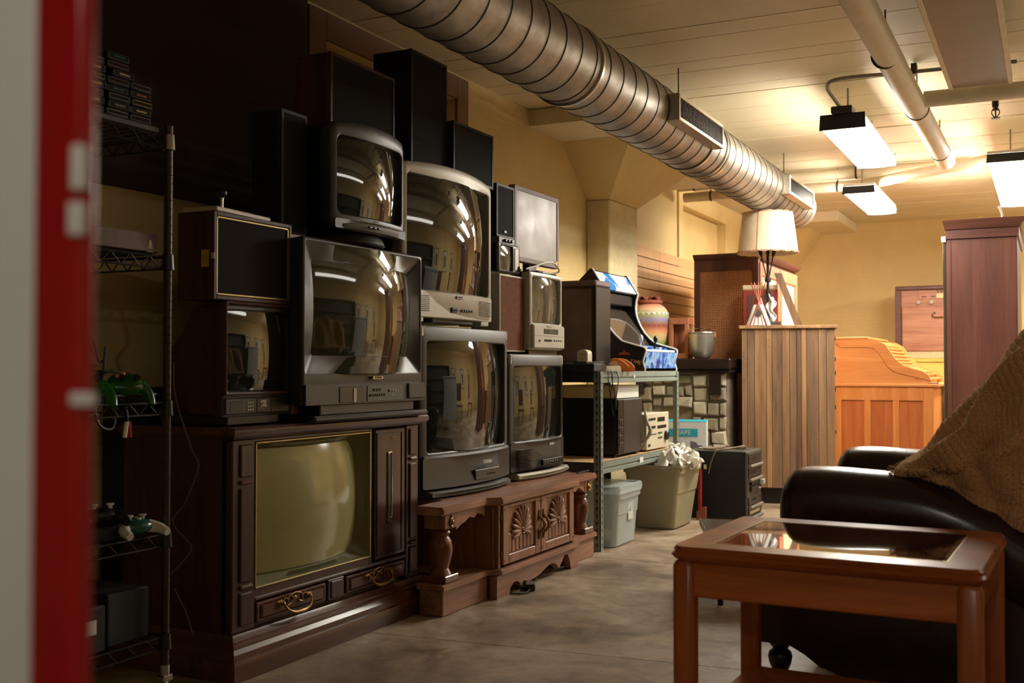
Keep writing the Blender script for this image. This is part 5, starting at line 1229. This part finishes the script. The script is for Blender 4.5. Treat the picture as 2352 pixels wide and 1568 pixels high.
# near-side hanging hem: for each u the hem point (x,z) reached at v=1
hem = [(-.135, .665), (-.07, .665), (-.0, .64), (.06, .61), (.12, .57), (.19, .53), (.30, .48), (.42, .44), (.56, .44), (.70, .44)]
def thr(u, v):
    x, z = cat(ctrl, u); 
    fold = .045 * math.sin(22 * v + 3 * u) + .022 * math.sin(41 * v - 6 * u + 1)
    amp = min(1, u * 5) 
    if v < .45:
        k = v / .45; yy = .40 + (-.42 - .40) * k
        return (x - amp * fold * .8, yy, z + amp * fold * .6)
    k = (v - .45) / .55
    hx_, hz_ = cat(hem, u)
    yy = -.42 - .13 * math.sin(min(1, k * 1.4) * PI / 2) - .085 * amp * math.sin(PI * min(1, k * 1.1) * .9) * min(1, u * 2.2)
    kk = k ** 1.25
    rip = .03 * amp * math.sin(19 * u + 8 * k) * math.sin(PI * min(k * 1.05, 1)) + .012 * amp * math.sin(33 * (u - .35 * k))
    return (x + (hx_ - x) * kk - amp * fold * .8 * (1 - k), yy - rip, z + (hz_ - z) * kk + amp * fold * .6 * (1 - k))
def ribbed(u, v):
    p = thr(u, v); k = .0035 * math.sin(2 * PI * 46 * u) * (0.6 + .4 * math.sin(2 * PI * 60 * v))
    return (p[0] - k * .3, p[1] - k, p[2] + k * .5)
obj('knitted_cloth', M().grid(ribbed, 260, 220), 'knit', t, sharp=180, solid=-.012)
random.seed(3); fz = M()
for k in range(260):
    u, v = random.random() ** .8, random.random(); p = Vector(ribbed(u, v)); d_ = Vector((random.uniform(-.022, -.004), random.uniform(-.012, .004), random.uniform(-.004, .018)))
    fz.tube([p, p + d_ * .6 + Vector((0, 0, .002)), p + d_ + Vector((random.uniform(-.006, .006), 0, -.003))], .0005, 3, 1)
for k in range(16):
    p = Vector(ribbed(.01, .3 + .7 * k / 16)); L_ = random.uniform(.02, .05)
    fz.tube([p, p + Vector((-L_ * .5, random.uniform(-.01, .01), .004)), p + Vector((-L_, random.uniform(-.015, .015), random.uniform(-.01, .012)))], .0016, 4, 2)
p = Vector((-.125, -.45, .69)); fz.tube([p, p + Vector((.004, 0, .03)), p + Vector((.006, 0, .052)), p + Vector((.014, 0, .056))], .0007, 4, 3)
obj('loose_yarn', fz, 'knit', t, kind='stuff')
# low dark tray behind the side table
t = thing('tray_table', 'low dark tray with a pale raised edge behind the side table', 'tray', (-1.19, 4.78, 0), .35)
obj('tray_top', M().box(-.20, .22, -.24, .30, .27, .295, .004), 'leather', t); obj('pale_edge', M().box(-.208, -.2005, -.24, .30, .27, .300, .002), 'chrome', t)
for sx in (-.15, .17):
    for sy in (-.19, .25): obj('leg', M().cyl((sx, sy, 0), (sx, sy, .27), .012, 8), 'black_metal', t)

# ------------------------------------------------------------------ wire rack and its load on the left
t = thing('wire_rack', 'black wire shelving rack with five shelves at the left', 'shelf', (-2.40, 2.5, 0))
RY0, RX0 = -1.05, -.46
for (x, y) in ((0, 0), (RX0, 0), (0, RY0), (RX0, RY0)):
    p = M().cyl((x, y, .11), (x, y, 1.735), .0125, 14)
    po = obj('post', p, 'dark_steel' if (x, y) == (0, 0) else 'wire_black', t)
    g = M()
    for k in range(62): g.lathe([(.0128, 0), (.0136, .001), (.0128, .002)], 12, (x, y, .13 + k * .0255))
    obj('groove', g, 'black_metal', po, kind='stuff')
    obj('castor_stem', M().cyl((x, y, .075), (x, y, .11), .015, 12).box(x - .016, x + .016, y - .02, y + .02, .06, .08, .003), 'chrome', po)
    obj('castor_wheel', M().lathe([(.0, -.012), (.028, -.012), (.032, -.006), (.032, .006), (.028, .012), (0, .012)], 20, (x + .012, y - .018, .032), 'x'), 'black_plastic', po)
SHZ = (1.70, 1.335, .895, .50, .195)
for z in SHZ:
    sh = M()
    for zz, r_ in ((z, .0035), (z - .035, .003)):
        sh.cyl((0, RY0, zz), (0, 0, zz), r_, 6).cyl((RX0, RY0, zz), (RX0, 0, zz), r_, 6).cyl((0, 0, zz), (RX0, 0, zz), r_, 6).cyl((0, RY0, zz), (RX0, RY0, zz), r_, 6)
    n_ = 14
    for k in range(n_):
        a, b2 = RY0 * k / n_, RY0 * (k + .5) / n_; c_ = RY0 * (k + 1) / n_
        for xx in (0, RX0): sh.cyl((xx, a, z), (xx, b2, z - .035), .002, 4).cyl((xx, b2, z - .035), (xx, c_, z), .002, 4)
    n_ = 7
    for k in range(n_):
        a, b2, c_ = RX0 * k / n_, RX0 * (k + .5) / n_, RX0 * (k + 1) / n_
        sh.cyl((a, 0, z), (b2, 0, z - .035), .002, 4).cyl((b2, 0, z - .035), (c_, 0, z), .002, 4)
    so = obj('wire_shelf', sh, 'wire_black', t)
    wr = M()
    for k in range(26): wr.cyl((0, RY0 * (k + .5) / 26, z + .002), (RX0, RY0 * (k + .5) / 26, z + .002), .0018, 4)
    obj('cross_wire', wr, 'wire_black', so, kind='stuff')
    cl = M()
    cl.lathe([(.0127, z - .04), (.02, z - .038), (.017, z + .008), (.0127, z + .01)], 12)
    obj('corner_collar', cl, 'chrome' if z > 1.6 else 'black_plastic', so)
# cartridges
random.seed(21)
CT = [(2.415, 5, 'right column'), (2.325, 8, 'middle column'), (2.235, 7, 'left column')]
inks = ['terracotta', 'gold_ink', 'teal_clear', 'cord_tan', 'yellow_label', 'red_lacquer']
pr = M().box(-.09, 0, -.041, .041, 0, .0225, .003)
first = None
ordn = ['lowest', 'second', 'third', 'fourth', 'fifth', 'sixth', 'seventh', 'eighth']
tray_ = tag(obj('cartridge_tray', M().box(-.54 - 2.0, -2.405, 2.15, 2.47, 1.703, 1.728, .006), 'charcoal_plastic'), 'dark slab under the stacked game cartridges on the rack top', 'tray')
for yc, n_, nm in CT:
    for k in range(n_):
        yo = random.uniform(-.004, .004) + (.018 if (n_ == 8 and k == 5) else 0)
        lab = '%s black game cartridge from the bottom in the %s on the rack top' % (ordn[k], nm)
        if first is None:
            c_ = thing('game_cartridge', lab, 'cartridge', (-2.425, yc + yo, 1.7285 + k * .0235), 0, 'game cartridges stacked on the rack top')
            obj('shell', pr, 'black_plastic', c_); obj('end_label', M().box(-.0005, .0008, -.034, .034, .005, .018), 'black_cloth', c_)
            first = c_
        else:
            c_ = first.copy(); COL.objects.link(c_); c_.location = (-2.425 + random.uniform(-.003, .003), yc + yo, 1.7285 + k * .0235); c_['label'] = lab
            for ch in first.children:
                if ch.name.startswith('stripe') or ch.name.startswith('title'): continue
                q = ch.copy(); COL.objects.link(q); q.parent = c_
        ink = random.choice(inks)
        if k % 2: obj('title', M().box(.0005, .0014, -.02, .02, .009, .014), ink, c_)
        else: obj('stripe', M().box(.0005, .0014, -.033, .033, .0165, .0175).box(.0005, .0014, -.033, .033, .0055, .0065), ink, c_)
# console on second shelf
t = thing('game_console', 'wood-fronted game console with a white mountain-like emblem on the second rack shelf', 'game console', (-2.41, 2.27, 1.34))
obj('case', M().box(-.24, -.012, -.2, .2, 0, .062, .008), 'black_plastic', t)
obj('wood_front', M().prism([(-.012, .005), (.0, .008), (-.006, .062), (-.02, .062)], 'y', -.2, .2), 'mahogany', t)
em = M()
em.box(-.004, -.001, .168, .171, .014, .042).prism([(.160, .014), (.165, .014), (.167, .03), (.1665, .042), (.1655, .042), (.164, .03)], 'x', -.004, -.001).prism([(.174, .014), (.179, .014), (.175, .03), (.1735, .042), (.1725, .042), (.172, .03)], 'x', -.004, -.001)
em.box(-.004, -.001, .158, .181, .006, .0095)
obj('emblem', em, 'white_ink', t)
# green pads and cables on third shelf
def gamepad(label, loc, shell, grip, rz=0, rx=0, sc_=1.0, dots=()):
    t = thing('gamepad', label, 'game controller', loc, rz); t.rotation_euler = (rx, 0, rz)
    b_ = M().ell((0, 0, .03), ((.052 * sc_, 0, 0), (0, .036 * sc_, 0), (0, 0, .024)), 20, 10)
    obj('pad_body', b_, shell, t)
    for s_ in (-1, 1):
        obj('grip', M().tube([(s_ * .038 * sc_, -.005, .028), (s_ * .055 * sc_, -.03, .022), (s_ * .06 * sc_, -.065, .012)], lambda q: .02 * (1 - .45 * q), 12, 4), grip, t)
        obj('thumbstick', M().lathe([(.006, .04), (.006, .058), (.011, .06), (.011, .064), (0, .065)], 12, (s_ * .022, .0, 0)), 'white_plastic' if 'white' in label else 'black_plastic', t)
    for k, (a, b2, m_) in enumerate(dots): obj('button', M().ell((a, b2, .052), ((.007, 0, 0), (0, .007, 0), (0, 0, .005)), 10, 6), m_, t)
    return t
gamepad('green translucent controller with two orange buttons, leaning on the third rack shelf', (-2.43, 2.355, .935), 'green_clear', 'green_clear', 1.2, .9, 1.1, [(-.03, .012, 'orange'), (-.012, .02, 'orange')])
gamepad('darker green controller behind the red-edged panel on the third rack shelf', (-2.43, 2.23, .925), 'green_clear', 'green_clear', .9, .7, 1.0, [(.02, .01, 'cream')])
t = thing('cable_tangle', 'tangled black controller cables around the green controllers', 'cable', (-2.5, 2.31, .9))
random.seed(9)
for k in range(5):
    pts = [(random.uniform(-.08, .06), random.uniform(-.1, .17), random.uniform(.006, .12 if k < 3 else .03)) for _ in range(9)]
    obj('cable_loop', M().tube(pts, .004, 6), 'cord', t)
obj('hanging_loop', M().tube([(.09, -.08, .0), (.10, -.07, -.06), (.10, -.02, -.07), (.09, .0, .0)], .004, 6), 'cord', t)
tag(obj('cable', M().tube([(-2.5, 2.26, 1.33), (-2.49, 2.28, 1.22), (-2.5, 2.25, 1.16), (-2.49, 2.3, 1.08), (-2.49, 2.32, 1.02), (-2.49, 2.345, 1.03), (-2.485, 2.34, 1.06), (-2.49, 2.335, .97)], .0035, 6), 'cord'), 'black cable hanging from the second rack shelf to the green controllers', 'cable')
t = thing('plug_pair', 'white and red cable plugs hanging below the third rack shelf', 'plug', (-2.395, 2.335, .80))
obj('white_plug', M().cyl((0, -.006, .0), (0, .002, .045), .006, 10), 'white_ink', t); obj('red_plug', M().cyl((0, .014, .0), (0, .010, .045), .006, 10), 'red_metal', t); obj('lead', M().tube([(0, .005, .045), (0, .0, .08), (-.02, -.0, .1)], .003, 6), 'cord', t)
# fourth shelf
t = bx_thing('game_console', 'flat black console on the fourth rack shelf', 'game console', (-2.53, 2.27, .504), (.22, .25, .045), 'black_plastic')
obj('lid', M().box(-.11, .09, -.12, .04, .046, .085, .012), 'black_plastic', t)
t = gamepad('teal and white translucent controller on the fourth rack shelf', (-2.42, 2.40, .505), 'teal_clear', 'white_plastic', math.radians(80), 0, 1.05, [(.0, -.014, 'white_ink'), (.01, .012, 'white_ink')])
gamepad('black controller with a white thumbstick at the left of the teal one', (-2.46, 2.31, .545), 'black_plastic', 'black_plastic', math.radians(60), 0, .9)
# lowest shelf
t = bx_thing('black_box', 'black box with a white label on the lowest rack shelf', 'box', (-2.50, 2.18, .199), (.18, .20, .13), 'black_vinyl')
obj('white_label', M().box(.09, .0915, .0, .065, .055, .095), 'white_card', t)
bx_thing('black_box', 'larger plain black box right of the labelled one on the lowest rack shelf', 'box', (-2.55, 2.385, .199), (.24, .16, .15), 'black_vinyl')
bx_thing('black_box', 'small dark box lying on top of the labelled black box', 'box', (-2.52, 2.17, .331), (.16, .18, .03), 'black_plastic', .006)
t = bx_thing('floor_speaker', 'plain black floor speaker behind the wire rack', 'speaker', (-2.92, 3.0, 0), (.2, .34, .93), 'black_vinyl')
obj('grille_cloth', M().box(.1, .106, -.155, .155, .02, .91), 'black_cloth', t)
tag(obj('cable', M().tube([(-2.61, 2.75, 1.02), (-2.60, 2.75, .90), (-2.53, 2.75, .735), (-2.5, 2.75, .68), (-2.555, 2.75, .56), (-2.61, 2.75, .49), (-2.53, 2.75, .42), (-2.56, 2.75, .37), (-2.64, 2.75, .30)], .003, 6), 'cord_tan'), 'thin pale cable snaking down beside the console television', 'cable')
tag(obj('cable', M().tube([(-2.62, 2.77, .27), (-2.56, 2.77, .18), (-2.53, 2.77, .08), (-2.56, 2.77, .02)], .0025, 6), 'cord_tan'), 'thin pale cable end trailing to the floor behind the rack post', 'cable')

# ------------------------------------------------------------------ red-edged panel right in front of the camera
t = thing('sign_panel', 'out-of-focus white panel with a broad glossy red edge at the left foreground', 'panel', (-.515, .45, 0))
obj('red_edge', M().rings([[(a, b2, z) for a, b2 in rr(-.022, .0165, -.001, .013, .004)] for z in (0, 1.75)]), 'gloss_red', t)
obj('white_face', M().box(-.45, -.0225, .001, .012, 0, 1.75, .001), 'sheer_white', t)
for z0, z1, x0, x1 in ((1.076, 1.095, .010, .0185), (1.102, 1.128, .012, .0195), (.9785, .986, .013, .0285), (.742, .748, .013, .026)):
    obj('white_piece', M().box(x0, x1, -.004, .003, z0, z1, .001), 'sheer_white', t)  # small white blocks along the red edge

# ------------------------------------------------------------------ things across the room, seen in the television glass
def frame(label, y, z, w, h, x=XR):
    t = thing('framed_poster', label, 'poster', (x - .002, y, z)); hw, hh = w / 2, h / 2; f_ = M()
    for a in ((-hw, hw, -hh, -hh + .03), (-hw, hw, hh - .03, hh), (-hw, -hw + .03, -hh + .03, hh - .03), (hw - .03, hw, -hh + .03, hh - .03)): f_.box(-.03, 0, *a, .002)
    obj('frame', f_, 'dark_wood_flat', t); obj('sheet', M().box(-.012, -.002, -hw + .03, hw - .03, -hh + .03, hh - .03), 'poster_white', t)
    obj('printed_figure', M().lathe([(.0, -.0145), (hw * .42, -.0145), (hw * .42, -.0125), (0, -.0125)], 20, (0, 0, hh * .25), 'x').box(-.0145, -.0125, -hw * .3, hw * .3, -hh * .6, hh * .1), 'dark_steel', t)
frame('nearest of three framed posters reflected in the screens', 8.3, 1.45, .6, .9); frame('middle of three framed posters reflected in the screens', 9.7, 1.45, .6, .9); frame('farthest of three framed posters reflected in the screens', 11.2, 1.45, .6, .9)
t = thing('stove_cabinet', 'white enamel cabinet on slim legs, reflected in the screens', 'cabinet', (.72, 6.0, 0), .35)
obj('white_door', M().box(-.25, -.22, -.35, .35, .25, 1.2, .01), 'sheer_white', t); obj('dark_body', M().box(-.219, .35, -.35, .35, .25, 1.2, .01), 'black_plastic', t); obj('top_board', M().box(-.27, .37, -.37, .37, 1.2005, 1.25, .01), 'sheer_white', t)
for sx in (-.2, .3):
    for sy in (-.3, .3): obj('leg', M().cyl((sx, sy, 0), (sx, sy, .25), .015, 10, .03), 'sheer_white', t)
for k, (x, y, r_) in enumerate(((1.5, 7.4, .3), (1.7, 9.2, -.4), (2.6, 5.2, 1.2))):
    t = thing('wooden_chair', ['dark wooden chair nearest the white cabinet, reflected in the screens', 'dark wooden chair under the far strip light, reflected in the screens', 'dark wooden chair by the right wall, reflected in the screens'][k], 'chair', (x, y, 0), r_)
    obj('seat', M().box(-.22, .22, -.22, .22, .44, .48, .01), 'armoire_wood', t); obj('backrest', M().box(.19, .22, -.21, .21, .6, 1.15, .01), 'armoire_wood', t)
    for sx in (-.2, .2):
        for sy in (-.19, .19): obj('leg', M().box(sx - .018, sx + .018, sy - .018, sy + .018, 0, .4395 if sx < 0 else .4395, .003), 'armoire_wood', t)
    for sy in (-.19, .19): obj('back_post', M().box(.186, .189, sy - .018, sy + .018, .4805, .6), 'armoire_wood', t)
t = thing('bookcase', 'tall dark bookcase against the right wall, reflected in the screens', 'bookcase', (3.55, 5.9, 0))
obj('case', M().box(-.35, 0, -1.7, 1.7, 0, .06, .004).box(-.35, 0, -1.7, -1.66, .06, 1.9, .004).box(-.35, 0, 1.66, 1.7, .06, 1.9, .004).box(-.35, 0, -1.7, 1.7, 1.9, 1.94, .004).box(-.02, 0, -1.66, 1.66, .06, 1.9), 'dark_wood_flat', t)
for z in (.5, .95, 1.4): obj('shelf_board', M().box(-.34, -.021, -1.659, 1.659, z, z + .03, .002), 'armoire_wood', t)
